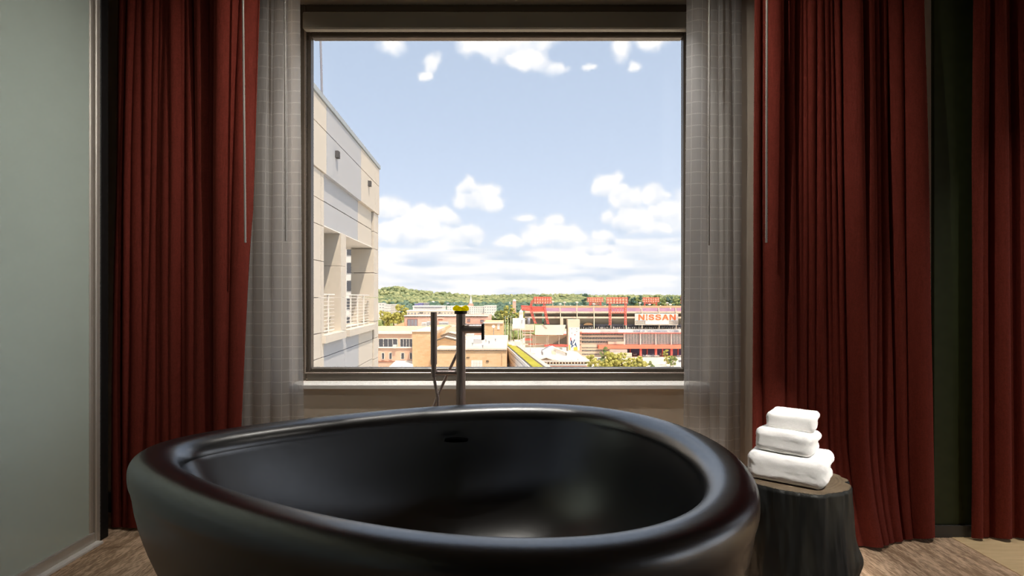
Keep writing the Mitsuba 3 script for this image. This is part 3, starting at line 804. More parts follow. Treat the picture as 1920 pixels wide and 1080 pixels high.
# low tan building under the faucet spout with a flat cream roof
lb = thing('flat_roof_building', 'low tan building with a flat cream roof below the faucet spout', 'building')
d = 95.0
obj('wall', front(812, 950, 658, d, 36), BRICKO, lb)
obj('flat_roof', box(wx(812, d), wx(950, d), d + .3, 133, wz(657, d) - .2, wz(656.3, d)), ROOFC, lb)
obj('parapet', box(wx(812, d), wx(950, d), d - .15, d + .3, wz(656.2, d), wz(653.6, d)), ROOFC, lb)
obj('drip_edge', box(wx(812, d), wx(950.5, d), d - .22, d, wz(657.4, d), wz(656.2, d)), EAVE, lb, label='dark drip edge')
obj('door', cat([box(wx(a, d), wx(a + 5, d), d - .08, d, wz(b + 5.4, d), wz(b, d)) for a in (883.5, 888.8, 894.1, 899.4) for b in (675.5, 681.2, 686.9)]), OFFW, lb, label='pale panelled door')
obj('wall_vent', box(wx(911.5, d), wx(916.5, d), d - .12, d, wz(678.7, d), wz(675.7, d)), EAVE, lb)
obj('wall_vent', box(wx(874.5, d), wx(880.5, d), d - .12, d, wz(671, d), wz(669.5, d)), EAVE, lb)
obj('downpipe', rod((wx(941.5, d), d - .1, wz(657, d)), (wx(941.5, d), d - .1, wz(700, d)), .05, 6), BRICKO, lb)
for (a, b, c, e, dd_, m_, lab) in ((888, 903, 636, 649, 108, PANELG, 'grey boxy rooftop unit under the faucet spout'), (874, 888, 627, 640, 118, OFFW, 'white rooftop unit right of the faucet column')):
    u = thing('rooftop_unit', lab, 'rooftop unit')
    obj('casing', bbox(wx(a, dd_), wx(b, dd_), dd_, dd_ + 1.5, wz(e, dd_), wz(c, dd_), .05), m_, u)
    obj('lid', bbox(wx(a, dd_) - .06, wx(b, dd_) + .06, dd_ - .06, dd_ + 1.56, wz(c, dd_) - .05, wz(c, dd_) + .08, .02), OFFW, u)
for px, py, dd_ in ((886, 645, 104), (911, 642, 112), (917, 646, 108), (929, 640, 114), (905, 651, 99)):
    c = at(px, py, dd_)
    single('roof_vent', lathe([[0, 0], [.07, 0], [.07, .35], [.14, .37], [.14, .48], [0, .52]], (c[0], c[1], wz(656.3, 95)), 10), SLATE, 'small grey vent pipe on the flat cream roof', 'roof vent', 'vent pipes on the flat cream roof')

# white block-clad terrace wall with a lawn on top
tw = thing('terrace_wall', 'white wall of big blocks with dark joints beside the green roof', 'wall')
pA, pB = np.array([-1.35, 115.0]), np.array([2.75, 76.0])
ztop = EYE - 9.55
e_ = (pB - pA) / np.linalg.norm(pB - pA)
nl = np.array([-e_[1], e_[0]])
nl = nl if nl[0] < 0 else -nl


def wbox(s0, s1, n0, n1, z0, z1):
    return hull([(*(pA + e_ * s + nl * n), z) for s in (s0, s1) for n in (n0, n1) for z in (z0, z1)])


obj('backing', wbox(0, 39, -.3, .0, GROUND, ztop - .05), GREYD, tw)
s, row = 0, 0
for row, (za, zb, st) in enumerate(((-.62, 0, 3.0), (-1.55, -.70, 3.0), (-2.4, -1.63, 3.0), (-4.6, -2.48, 3.0))):
    off = (0, 0, 1.5, 0)[row]
    for q in np.arange(-off, 39, st):
        obj('block', wbox(max(q, 0) + .12, min(q + st, 39) - .12, 0, .12, ztop + za + .03, ztop + zb - .03), OFFW, tw)
obj('lower_wall', wbox(0, 39, 0, .1, GROUND, ztop - 4.65), OFFW, tw)
gr = thing('green_roof', 'yellow-green lawn strip on a roof running towards the window', 'lawn')
obj('lawn', hull([(*(pA + e_ * s + nl * n), z) for s in (3, 39) for n in (-.35, -1.75) for z in (ztop - .3, ztop - .02)]), LAWN, gr)
obj('kerb', hull([(*(pA + e_ * s + nl * n), z) for s in (3, 39) for n in (-1.95, -2.7) for z in (ztop - .5, ztop + .10)]), CREAM, gr, label='cream kerb')
obj('gutter', hull([(*(pA + e_ * s + nl * n), z) for s in (3, 39) for n in (-1.74, -1.96) for z in (ztop - .5, ztop - .06)]), EAVE, gr, label='dark gutter line')
c = at(970, 646, 114)
single('white_shed', bbox(c[0] - .55, c[0] + .55, 113.2, 114.5, ztop - 1, ztop + .9, .03), OFFW, 'small white block at the far end of the green roof', 'shed')
single('flowering_shrub', cat([blob(at(952 + 2.6 * q, 647.5 + .8 * q + (q % 2), 115.5 - q * .8), .36, q) for q in range(6)]), TREEY, 'yellow flowering shrub at the far end of the block wall', 'shrub', smooth=True)

# classical pavilion with white roofs
pv = thing('classical_pavilion', 'cream classical building with white roofs, pediments and a dentil cornice', 'building')
d = 150.0
X_ = lambda px: wx(px, d)
Zp = lambda py: wz(py, d)
obj('body', box(X_(1006), X_(1098), d, d + 20, GROUND, Zp(683)), CREAM, pv)
obj('entablature', bbox(X_(1004), X_(1100), d - .4, d + 20, Zp(678.5), Zp(675.5), .05), OFFW, pv)
obj('frieze', box(X_(1006), X_(1098), d - .1, d + 20, Zp(683), Zp(678.5)), EAVE, pv, label='dark shadowed frieze')  # dark brown band behind the dentils
for q in range(16):
    a = 1007 + q * 5.75
    obj('dentil', box(X_(a), X_(a + 2.2), d - .35, d, Zp(682), Zp(679)), CREAM, pv)
obj('lower_cornice', bbox(X_(1003), X_(1100), d - .5, d + 1, Zp(685), Zp(683), .05), OFFW, pv)
obj('lower_wall', box(X_(1000), X_(1101), d - .2, d + .6, GROUND, Zp(686)), BRICKP, pv)
a, m_, b = at(1002, 675.5, d), at(1024, 668, d), at(1047, 675.5, d)
pd_ = obj('pediment', prism([(a[0], a[2]), (b[0], b[2]), (m_[0], m_[2])], d - .5, d + 6), OFFW, pv)
obj('tympanum', prism([(X_(1012), Zp(674.6)), (X_(1036), Zp(674.6)), (X_(1024), Zp(670.6))], d - .55, d - .45), EAVE, pd_, label='dark recessed tympanum')  # dark brown triangle on the pediment front
obj('hip_roof', hull([(X_(1004), d, Zp(675)), (X_(1100), d, Zp(675)), (X_(1004), d + 20, Zp(675)), (X_(1100), d + 20, Zp(675)), (X_(1030), d + 9, Zp(664)), (X_(1080), d + 9, Zp(664))]), OFFW, pv)
obj('attic', prism([(X_(1020), Zp(675)), (X_(1020), Zp(664)), (X_(1040), Zp(654)), (X_(1062), Zp(664)), (X_(1066), Zp(675))], d + 4, d + 10), OFFW, pv)
obj('attic_window', box(X_(1036), X_(1044.5), d + 3.9, d + 4.1, Zp(667), Zp(660)), CREAM, pv)
obj('attic_roof', hull([at(1039, 653.5, d + 3.6), at(1063, 663, d + 3.6), at(1039, 652, d + 3.6), at(1065, 662.5, d + 3.6), at(1038, 650, d + 11), at(1062, 660, d + 11)]), CREAM, pv)
obj('slate_slope', hull([at(1016, 663, d + 6), at(1040, 654.5, d + 6), at(1031, 647.5, d + 13), at(1015, 656, d + 13), at(1016, 664, d + 6), at(1040, 655.5, d + 6)]), SLATE, pv, label='slate grey roof slope')  # the slope's shade is put into its grey colour
obj('side_roof', hull([at(1066, 656, d + 12), at(1082, 660, d + 12), at(1090, 671, d + 3), at(1073, 671.5, d + 3), at(1066, 658, d + 12), at(1082, 664, d + 12)]), CREAM, pv)
obj('round_window', lathe([[0, 0], [.55, 0], [.55, .15], [0, .15]], (X_(1001), d + 3.0, Zp(666)), 16), CREAM, pv)
obj('finial', rod((X_(1083.5), d - .2, Zp(675.5)), (X_(1083.5), d - .2, Zp(672)), .12, 6), CREAM, pv)

# ------------------------------------------------------------------ the stadium
ST = thing('stadium', 'big open stadium with grey seating decks, red steelwork and a name board across the river', 'stadium')
d = 460.0


def sb(px0, px1, py0, py1, y0=0.0, y1=6.0):
    """a block of the stadium front; y0..y1 metres behind its face"""
    return box(wx(px0, d), wx(px1, d), d + y0, d + y1, wz(py1, d), wz(py0, d))


END = 1420
obj('upper_rail', sb(1018, END, 573.5, 577.5, 8, 12), BRICKO, ST, label='orange brown row of the top seats')
bay = [1020, 1051, 1082, 1114, 1145, 1174, 1204, 1236, 1268, 1300, 1330, 1360, 1390, END]
for a, b in zip(bay, bay[1:]):
    obj('banner', sb(a + .4, b - .4, 577.3, 584, 4, 5), PURPLE, ST)
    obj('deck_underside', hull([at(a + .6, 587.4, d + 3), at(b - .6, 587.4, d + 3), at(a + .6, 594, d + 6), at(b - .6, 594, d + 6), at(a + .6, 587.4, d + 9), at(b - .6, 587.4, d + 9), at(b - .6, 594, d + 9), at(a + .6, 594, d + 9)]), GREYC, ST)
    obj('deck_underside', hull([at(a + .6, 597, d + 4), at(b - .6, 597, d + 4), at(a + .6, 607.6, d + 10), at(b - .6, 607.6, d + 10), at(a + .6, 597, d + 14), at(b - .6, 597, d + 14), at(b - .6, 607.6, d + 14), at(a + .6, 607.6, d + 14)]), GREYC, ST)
    obj('concourse', sb(a + .4, b - .4, 607.6, 617.4, 10, 11), SLATE, ST, label='shaded concourse opening')  # slate grey band set back under the decks
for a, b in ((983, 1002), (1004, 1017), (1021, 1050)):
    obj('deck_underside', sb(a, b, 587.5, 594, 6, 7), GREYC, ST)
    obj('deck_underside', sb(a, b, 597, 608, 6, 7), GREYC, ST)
obj('banner', sb(998, 1020, 575, 583.5, 6, 7), STEELR, ST)
for py0, py1, y in ((584, 587.3, 0), (593.8, 597, 0)):
    obj('ring_beam', sb(985, END, py0, py1, y, 12), CREAM, ST)
for px in (1051, 1082, 1114, 1145.5, 1174, 1204, 1236, 1268, 1300, 1330):
    for a_, b_, lean in ((577, 587, -1.2), (587, 620, 0)):
        obj('column', hull([at(px + lean - 1, a_, d - .6), at(px + lean + 1, a_, d - .6), at(px - 1, b_, d - .6), at(px + 1, b_, d - .6), at(px + lean - 1, a_, d + .6), at(px + lean + 1, a_, d + .6), at(px - 1, b_, d + .6), at(px + 1, b_, d + .6)]), CREAM, ST)
obj('column', sb(1051, 1056, 594, 612, -.8, 1), CREAM, ST)
random.seed(5)
obj('concourse_fittings', cat([sb(p, p + 1 + 2.5 * random.random(), 611 + 2 * random.random(), 617, 7, 8) for p in np.arange(1088, 1290, 5)]), GREYD, ST, kind='stuff', label='dark stalls and people along the concourse')
obj('concourse_fittings', cat([sb(p, p + 1 + 2 * random.random(), 613 + 2 * random.random(), 617, 4, 5) for p in np.arange(1091, 1290, 4)]), OFFW, ST, kind='stuff', label='white stalls along the concourse')
obj('arch', hull([at(1103 + 9 * math.cos(t) + 0, 610 - 5 * math.sin(t), y) for t in np.linspace(0, math.pi, 9) for y in (d + 8, d + 9)]), BRICKO, ST, label='brown arched vault')
# fascia with the lettering
obj('fascia', sb(1086, END, 617.4, 623.4, -2, 12), OFFW, ST)
obj('fascia_trim', sb(1086, END, 623.4, 625, -2.3, 12), STEELR, ST, label='thin red trim under the fascia')


def lettering(text, px0, px1, py, h, yoff, m, name, bold=False, label=None, parent=ST):
    tm = meshkit.text_mesh(text, 1.0, .25, bold)
    b = tm.bounds
    v = (tm.vertices - [b[0][0], b[0][1], 0]) / [b[1][0] - b[0][0], b[1][1] - b[0][1], 1]
    x0, x1, z0 = wx(px0, d), wx(px1, d), wz(py, d)
    tm.vertices = np.stack([x0 + v[:, 0] * (x1 - x0), d + yoff - v[:, 2], z0 + v[:, 1] * (h / F * d)], 1)
    tm.fix_normals()
    return obj(name, tm, m, parent, label=label)


lettering('HOME OF THE TENNESSEE TITANS', 1186, 1271, 622.4, 3.6, -2.02, INK, 'lettering', label='small grey-blue lettering reading HOME OF THE TENNESSEE TITANS')
nb = obj('name_board', sb(1189, 1269.5, 588, 609.3, -3, -1.8), OFFW, ST, label='big white sign board')
for i, py in enumerate((589, 591.6, 594.2, 596.8, 599.4, 602, 604.6, 607.2)):
    obj('board_slat', sb(1189, 1269.5, py, py + 1.3, -3.25, -3), OFFW if i < 5 else CREAM, nb)
obj('board_backing', sb(1190, 1269, 600.8, 608.6, -3.1, -2.9), SLATE, nb)
obj('board_panel', sb(1208, 1252, 601, 607.5, -3.6, -3.2), OFFW, nb, label='white panel under the letters')
for i, (ch, a, b) in enumerate((('N', 1195.5, 1206.5), ('I', 1209.5, 1212.2), ('S', 1214.5, 1224.5), ('S', 1227, 1237.5), ('A', 1239.5, 1251.5), ('N', 1253.5, 1264.5))):
    lettering(ch, a, b, 599.8, 10.6, -3.3, ORANGE, 'letter', True, 'big orange letter', nb)
# window fronts
obj('window_wall', sb(1089, 1172, 625, 651, 1.5, 12), CREAM, ST)
obj('window_wall', sb(1172, END, 625, 646, 1.5, 12), OFFW, ST)
wl, wr = [], []
for py0, py1 in ((625.5, 629), (632.5, 636.3), (639.5, 643)):
    for px in np.arange(1091.5, 1169, 3.0):
        wl.append(sb(px, px + 2.1, py0, py1, 1.25, 1.6))
for px in np.arange(1091.5, 1140, 3.0):
    for py0, py1 in ((651.5, 653), (656.5, 659), (663.5, 665.5)):
        wl.append(sb(px, px + 2.2, py0, py1, 1.25, 1.6))
obj('dark_window', cat(wl), WGLASS, ST, kind='stuff', label='rows of small dark windows')
for b0 in (1173.3, 1202.3, 1231.3, 1260.3, 1289, 1318):
    for c_ in range(5):
        px = b0 + c_ * 5.5
        for r_i in range(10):
            wr.append(sb(px, px + 4.2, 624.9 + r_i * 2.12, 626.2 + r_i * 2.12, 1.2, 1.6))
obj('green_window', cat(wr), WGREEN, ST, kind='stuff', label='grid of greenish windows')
for px in (1170.8, 1200.6, 1229.5, 1258.8, 1287.5, 1316):
    obj('white_pier', sb(px - .9, px + .9, 623.4, 647, -.5, 2), OFFW, ST)
obj('balcony', sb(1140, 1170, 640, 645.5, -.4, 1.5), CREAM, ST)
obj('lower_wall', sb(1086, 1142, 648, 690, 1.5, 12), CREAM, ST)
obj('canopy', sb(1121, END, 646.5, 653, -5, 14), REDP, ST, label='long coral red canopy band')
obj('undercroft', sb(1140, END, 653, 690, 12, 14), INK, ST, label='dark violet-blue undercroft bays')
for px in (1199.5, 1228, 1257, 1286, 1315):
    obj('red_column', sb(px - 1.8, px + 1.8, 652, 690, -4, -2), STEELR, ST)
for px in (1182, 1214, 1243, 1272):
    obj('thin_red_column', sb(px - .7, px + .7, 653, 690, .5, 2), STEELR, ST)
obj('kiosk', sb(1142, 1174.5, 654, 668, -3.5, 2), OFFW, ST, label='white kiosk front')
obj('kiosk_base', sb(1142, 1182, 660.5, 668, -6, -3), CREAM, ST)
# ramp tower with the mural
rt = obj('stair_tower', sb(1063, 1085, 598, 690, -8, 4), CREAM, ST, label='tall cream stair tower with a painted mural')
obj('mural_field', sb(1065, 1084.5, 613, 655, -8.3, -7.9), OFFW, rt, label='white mural ground')
mur = [([(1068, 652), (1072, 640), (1075, 634), (1078, 642), (1080, 652), (1076, 645), (1072, 648)], MURALA), ([(1071, 645), (1078, 633.5), (1080, 635), (1074, 646)], OFFW), ([(1067.5, 644), (1069, 636), (1071, 638), (1070, 646)], MURALA),
       ([(1073, 650), (1080, 648), (1081, 655), (1074, 655)], MURALY), ([(1065.5, 645), (1067, 645), (1067.5, 655), (1065.5, 655)], MURALY), ([(1067.2, 632), (1068.6, 631.5), (1069.4, 637), (1068, 639)], MURALB)]
mur += [([(x, y), (x + 2, y - .5), (x + 1.8, y + 1.4), (x + .2, y + 1.2)], m_) for x, y, m_ in ((1069, 615, SLATE), (1078, 615, SLATE), (1078, 620, SLATE), (1069, 623, GREYC), (1075, 626, MURALB))]
for q, (pts, m_) in enumerate(mur):
    obj('mural_patch', prism([(wx(a, d), wz(b, d)) for a, b in pts], d - 8.36 - .05 * (q % 3), d - 8.25), m_, rt)
obj('balcony_stack', cat([sb(1085.5, 1090, y, y + 2.2, -3, 2) for y in (621, 628, 635, 642, 649, 656)]), BRICKP, ST)
# ramps left of the tower
obj('ramp_wall', hull([at(1003, 609, d - 6), at(1061, 609, d - 6), at(1056, 628, d - 10), at(1003, 628, d - 10), at(1003, 609, d + 2), at(1061, 609, d + 2), at(1056, 628, d + 2), at(1003, 628, d + 2)]), CREAM, ST)
obj('ramp_wall', sb(960, 1001, 608, 618, -10, 2), CREAM, ST)
obj('ramp_infill', sb(985, 1063, 628, 652, 4, 6), CREAM, ST)
obj('ramp_shadow_wall', hull([at(1063, 630, d + 3), at(1063, 651, d + 3), at(1036, 645, d + 3), at(1063, 630, d + 4), at(1063, 651, d + 4), at(1036, 645, d + 4)]), GREYC, ST)  # grey triangular slab next to the stair tower
for (a, b) in (((1000, 629), (1062, 628)), ((1000, 631), (1045, 629)), ((985, 646), (1062, 647.5)), ((985, 649), (1030, 646))):
    p, q = at(*a, d - 6), at(*b, d - 6)
    obj('ramp_beam', hull([p, q, p + [0, 0, .7], q + [0, 0, .7], p + [0, 2, 0], q + [0, 2, 0], p + [0, 2, .7], q + [0, 2, .7]]), REDP if a[0] == 1000 and a[1] == 629 or a[1] == 646 else CREAM, ST)
for px in (1000, 1003, 1024, 1026.5, 1047):
    obj('ramp_post', sb(px - .6, px + .6, 627, 652, -7, -6), CREAM, ST)
for (a, b, y0, y1, m_) in ((978, 1001, 617, 619.3, STEELR), (980, 1000, 620.5, 622.5, CREAM), (979, 997, 625, 627.3, BRICKP), (983, 997, 633.7, 636.8, STEELR), (980, 990, 643, 645, CREAM), (1020, 1063, 645, 648, STEELR)):
    obj('landing', sb(a, b, y0, y1, -9, -4), m_, ST)
# flood-light towers of red lattice
def lattice(p0, p1, q0, q1, n, r):
    """two chords with zigzag bracing"""
    out = [rod(p0, p1, r, 5), rod(q0, q1, r, 5)]
    P_ = [np.array(p0) + (np.array(p1) - np.array(p0)) * t for t in np.linspace(0, 1, n + 1)]
    Q_ = [np.array(q0) + (np.array(q1) - np.array(q0)) * t for t in np.linspace(0, 1, n + 1)]
    for k in range(n):
        out += [rod(P_[k], Q_[k + 1], r * .7, 4), rod(Q_[k], P_[k + 1], r * .7, 4)]
    return out


def tower(px0, px1, py0, py1, legs, foot, dd_, lab):
    k = thing('floodlight_tower', lab, 'floodlight tower')
    z0, z1, x0, x1 = wz(py1, dd_), wz(py0, dd_), wx(px0, dd_), wx(px1, dd_)
    hd = []
    rows = 4
    for r_i in range(rows + 1):
        z = z0 + (z1 - z0) * r_i / rows
        hd += [rod((x0, dd_, z), (x1, dd_, z), .22, 4)]
    n = 7
    for q in range(n + 1):
        x = x0 + (x1 - x0) * q / n
        hd += [rod((x, dd_, z0), (x, dd_, z1), .16, 4)]
    hd += lattice((x0, dd_ + 1.5, z0), (x1, dd_ + 1.5, z0), (x0, dd_ + 1.5, z1), (x1, dd_ + 1.5, z1), n, .18)
    obj('lamp_frame', cat(hd), STEELR, k)
    for r_i in range(rows):
        z = z0 + (z1 - z0) * (r_i + .5) / rows
        obj('lamp_row', cat([box(x0 + (x1 - x0) * (q + .22) / n, x0 + (x1 - x0) * (q + .78) / n, dd_ - .5, dd_ + .1, z - .55, z + .55) for q in range(n)]), BRICKP if r_i % 2 == 0 else REDP, k, kind='stuff')
    for pts in legs:
        P_ = [at(a, b, dd_ + .5) for a, b in pts]
        out = []
        for a, b in zip(P_, P_[1:]):
            s = np.array([.75, 0, 0])
            out += lattice(a - s, b - s, a + s, b + s, max(2, int(np.linalg.norm(b - a) / 1.8)), .26)
        obj('leg', cat(out), STEELR, k)
    for (a, b, y0, y1) in foot:
        obj('cross_truss', cat(lattice((wx(a, dd_), dd_, wz(y0, dd_)), (wx(b, dd_), dd_, wz(y0, dd_)), (wx(a, dd_), dd_, wz(y1, dd_)), (wx(b, dd_), dd_, wz(y1, dd_)), 6, .25)), STEELR, k)
    return k


tower(1001, 1034, 557, 569, [[(1004, 560), (998, 565), (995.5, 573), (996, 583), (999, 594), (1004.5, 607)], [(1020, 568), (1021.5, 578), (1023.5, 590), (1028, 608)]], [(997, 1023, 575, 584), (1002, 1034, 557, 562)], 450, 'red lattice floodlight tower with curved legs, leftmost on the stadium')
tower(1101, 1131, 558, 566, [[(1107, 566), (1106, 577)], [(1126, 566), (1126, 577)]], [(1104, 1128, 566, 571)], 620, 'far red floodlight tower between the two big towers')
tower(1137, 1177, 558, 569, [[(1143.5, 569), (1143.5, 587), (1144, 610)], [(1173, 569), (1172.5, 587), (1173, 610)]], [(1144, 1173, 577, 587)], 450, 'red lattice floodlight tower with straight legs left of the name board')
tower(1205, 1236, 558, 566.5, [[(1209, 566), (1208, 577)], [(1230.5, 566), (1230.5, 577)]], [(1207, 1232, 566, 569)], 620, 'far red floodlight tower above the name board')
tower(1277, 1312, 557, 569, [[(1283, 569), (1283, 587), (1283, 610)], [(1309, 569), (1309, 587), (1309, 610)]], [(1284, 1309, 577, 587)], 450, 'red floodlight tower cut by the right window edge')
# rim masts with small white heads
for px, py, dd_ in ((1036.5, 567, 470), (1050.5, 571, 456), (1058.5, 568, 470), (1082, 568, 456), (1113.5, 571, 456), (1200, 569, 458), (1218, 572, 470), (1251, 569, 470), (1257, 572, 456)):
    c = at(px, py, dd_)
    k = thing('rim_mast', 'thin white mast with a small head standing on the stadium rim', 'mast', 'white masts on the stadium rim')
    obj('pole', rod((c[0], c[1], wz(580, dd_)), (c[0], c[1], c[2]), .35, 6), CREAM, k)
    obj('head', lathe([[0, 0], [1.1, 0], [1.3, .6], [.4, 1.0], [0, 1.0]], c, 10), OFFW, k)
for i, (px, py) in enumerate(((1070, 574), (1135, 574), (1158, 574), (1239, 574), (1091.5, 574), (1198, 575))):
    c = at(px, py, 476)
    single('rim_tent', hull([c + [-2.2, 0, -2], c + [2.2, 0, -2], c + [-1.6, 0, 0], c + [1.6, 0, 0], c + [0, .5, .8], c + [-2.2, 2, -2], c + [2.2, 2, -2]]), OFFW, 'small white tent behind the stadium rim', 'tent', 'white tents behind the stadium rim')
# left boom of red steel
k = thing('steel_boom', 'horizontal red steel truss left of the leftmost floodlight tower', 'truss')
obj('chords', cat(lattice(at(977, 573, 455), at(997, 574, 455), at(977, 581, 455), at(997, 583, 455), 8, .3)), STEELR, k)
obj('panel', hull([at(978, 574, 457), at(996, 575, 457), at(978, 580, 457), at(996, 582, 457), at(978, 574, 458), at(996, 582, 458)]), BRICKP, k)
mk = thing('machine_house', 'grey and white machine house beside the red truss', 'hut')
obj('body', front(973.5, 981, 585, 440, 6, wz(597, 440)), OFFW, mk)
obj('base', front(961, 984, 597, 438, 8, wz(616, 438)), OFFW, mk)
obj('roof', hull([at(973, 585, 439), at(981.5, 585, 439), at(977, 580, 441), at(973, 585, 446), at(981.5, 585, 446)]), OFFW, mk)
obj('door_leaf', box(wx(978, 437), wx(979.4, 437), 437.6, 438, wz(606, 437), wz(600, 437)), SLATE, mk)
obj('turbine', lathe([[0, -1], [2.4, -1], [2.9, 0], [2.4, 1], [0, 1]], at(991.5, 602, 442), 18, 'x'), SLATE, mk, label='round dark drum')
# vans and cars before the undercroft


def van(px, py, dd_, w, h, m_, lab, grp):
    k = thing('van' if h > 1.8 else 'car', lab, 'van' if h > 1.8 else 'car', grp)
    c = np.array([wx(px, dd_), dd_, GROUND])
    obj('body', hull([c + [sx * w / 2 * f, y, z * h] for sx in (-1, 1) for y in (0, 1.9) for f, z in ((1, .18), (1, .55), (.86, 1.0))]), m_, k)
    obj('windows', hull([c + [sx * w / 2 * f, y, z * h] for sx in (-1, 1) for y in (-.03, 1.93) for f, z in ((.86, .60), (.78, .92))]), WGLASS, k)
    for sx in (-1, 1):
        wmesh = trimesh.creation.cylinder(.36, .3, sections=12)
        wmesh.apply_transform(trimesh.transformations.rotation_matrix(math.pi / 2, [1, 0, 0]))
        wmesh.apply_translation(c + [sx * w * .31, 0, .36])
        obj('wheel', wmesh, GREYD, k)


van(1190.5, 662.6, 467, 2.9, 2.2, OFFW, 'white van parked before the bays left of the first red column', None)
van(1241.5, 663, 467, 2.9, 2.2, OFFW, 'white van parked between the second and third red columns', None)
van(1202, 662.5, 467, 2.2, 2.0, OFFW, 'small white van just right of the first red column', None)
for i, px in enumerate((1207.5, 1213, 1218.5, 1224, 1229.5, 1234, 1272, 1278)):
    van(px, 668.8, 455, 2.0, 1.5, OFFW if i % 3 else SLATE, 'small parked car in the row before the red columns', 'parked cars before the red columns')
for i, (px, py, m_) in enumerate(((1052, 655, OFFW), (1124, 675, SLATE), (1119, 676, OFFW), (1276, 679, SLATE))):
    van(px, py, 48 * F / (py - CY), 2.4, 1.5, m_, ('white car below the ramp', 'dark car left of the yellow trees', 'white car left of the yellow trees', 'dark car at the right window edge')[i], None)

# ------------------------------------------------------------------ far land
ys = np.concatenate([np.linspace(20, 650, 14), np.linspace(700, 6000, 70)])
xs = np.linspace(-1.15, 1.15, 150)
YY, XX = np.meshgrid(ys, xs, indexing='ij')


def land(x, y):
    """height of the land over the point x, y"""
    t = np.clip((y - 900) / 3300, 0, 1)
    roll = (meshkit.fbm(np.stack([x * .0022, y * .0016, 0 * x], -1), 4, 6) - .5) * 70 * t
    az = (x / y) * F + CX
    left = 62 * np.exp(-((az - 735) / 42) ** 2) * np.exp(-((y - 4300) / 900) ** 2) + 26 * np.exp(-((az - 800) / 50) ** 2) * np.exp(-((y - 4200) / 900) ** 2)
    return GROUND + 45 * t ** 1.1 + roll * .8 + left - np.clip((y - 4600) / 1400, 0, 1) * 80


LZ = land(XX * YY, YY)
gv = np.stack([XX * YY, YY, LZ], -1).reshape(-1, 3)
ni, nj = len(ys), len(xs)
i, j = np.meshgrid(np.arange(ni - 1), np.arange(nj - 1), indexing='ij')
q = np.stack([i * nj + j, i * nj + j + 1, (i + 1) * nj + j + 1, (i + 1) * nj + j], -1).reshape(-1, 4)


def land_colour(p, n, uv):
    far = smoothstep(750, 950, p.y)
    return mix(mix((.66, .58, .46), (.76, .71, .62), fbm(p.x * .03, p.y * .03)), mix((.15, .20, .12), (.30, .33, .17), fbm(p.x * .008, p.y * .008)), far)


LANDM = tex('land', land_colour)
struct('ground', trimesh.Trimesh(gv, np.vstack([q[:, [0, 1, 2]], q[:, [0, 2, 3]]]), process=False), LANDM, 'pale city ground rising to wooded hills at the horizon', True)

# woods: more trees than anyone could count
base = trimesh.creation.icosphere(subdivisions=1, radius=1.0)
bv, bf = base.vertices, base.faces


def clumps(n, ymin, ymax, size, seed, keep=None):
    r = np.random.default_rng(seed)
    y = 1 / r.uniform(1 / ymax, 1 / ymin, n)
    x = r.uniform(-.36, .72, n) * y
    if keep is not None:
        ok = keep(x / y * F + CX, y, x)
        x, y = x[ok], y[ok]
    z = land(x, y)
    s = size * r.uniform(.7, 1.35, len(x))
    vs, fs = [], []
    for k in range(len(x)):
        v = bv * (.75 + .5 * r.random((len(bv), 1))) * [s[k], s[k], s[k] * .85]
        vs.append(v + [x[k], y[k], z[k] + s[k] * .55])
        fs.append(bf + k * len(bv))
    return trimesh.Trimesh(np.vstack(vs), np.vstack(fs), process=False)


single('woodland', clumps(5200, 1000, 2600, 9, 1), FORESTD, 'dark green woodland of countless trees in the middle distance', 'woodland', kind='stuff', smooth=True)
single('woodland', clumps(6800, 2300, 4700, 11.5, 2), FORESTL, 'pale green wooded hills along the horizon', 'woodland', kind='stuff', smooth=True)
single('woodland', clumps(420, 640, 1000, 7, 3, lambda a, y, x: (a < 1010) & (a > 700)), TREEG, 'green wooded belt behind the white buildings', 'woodland', kind='stuff', smooth=True)


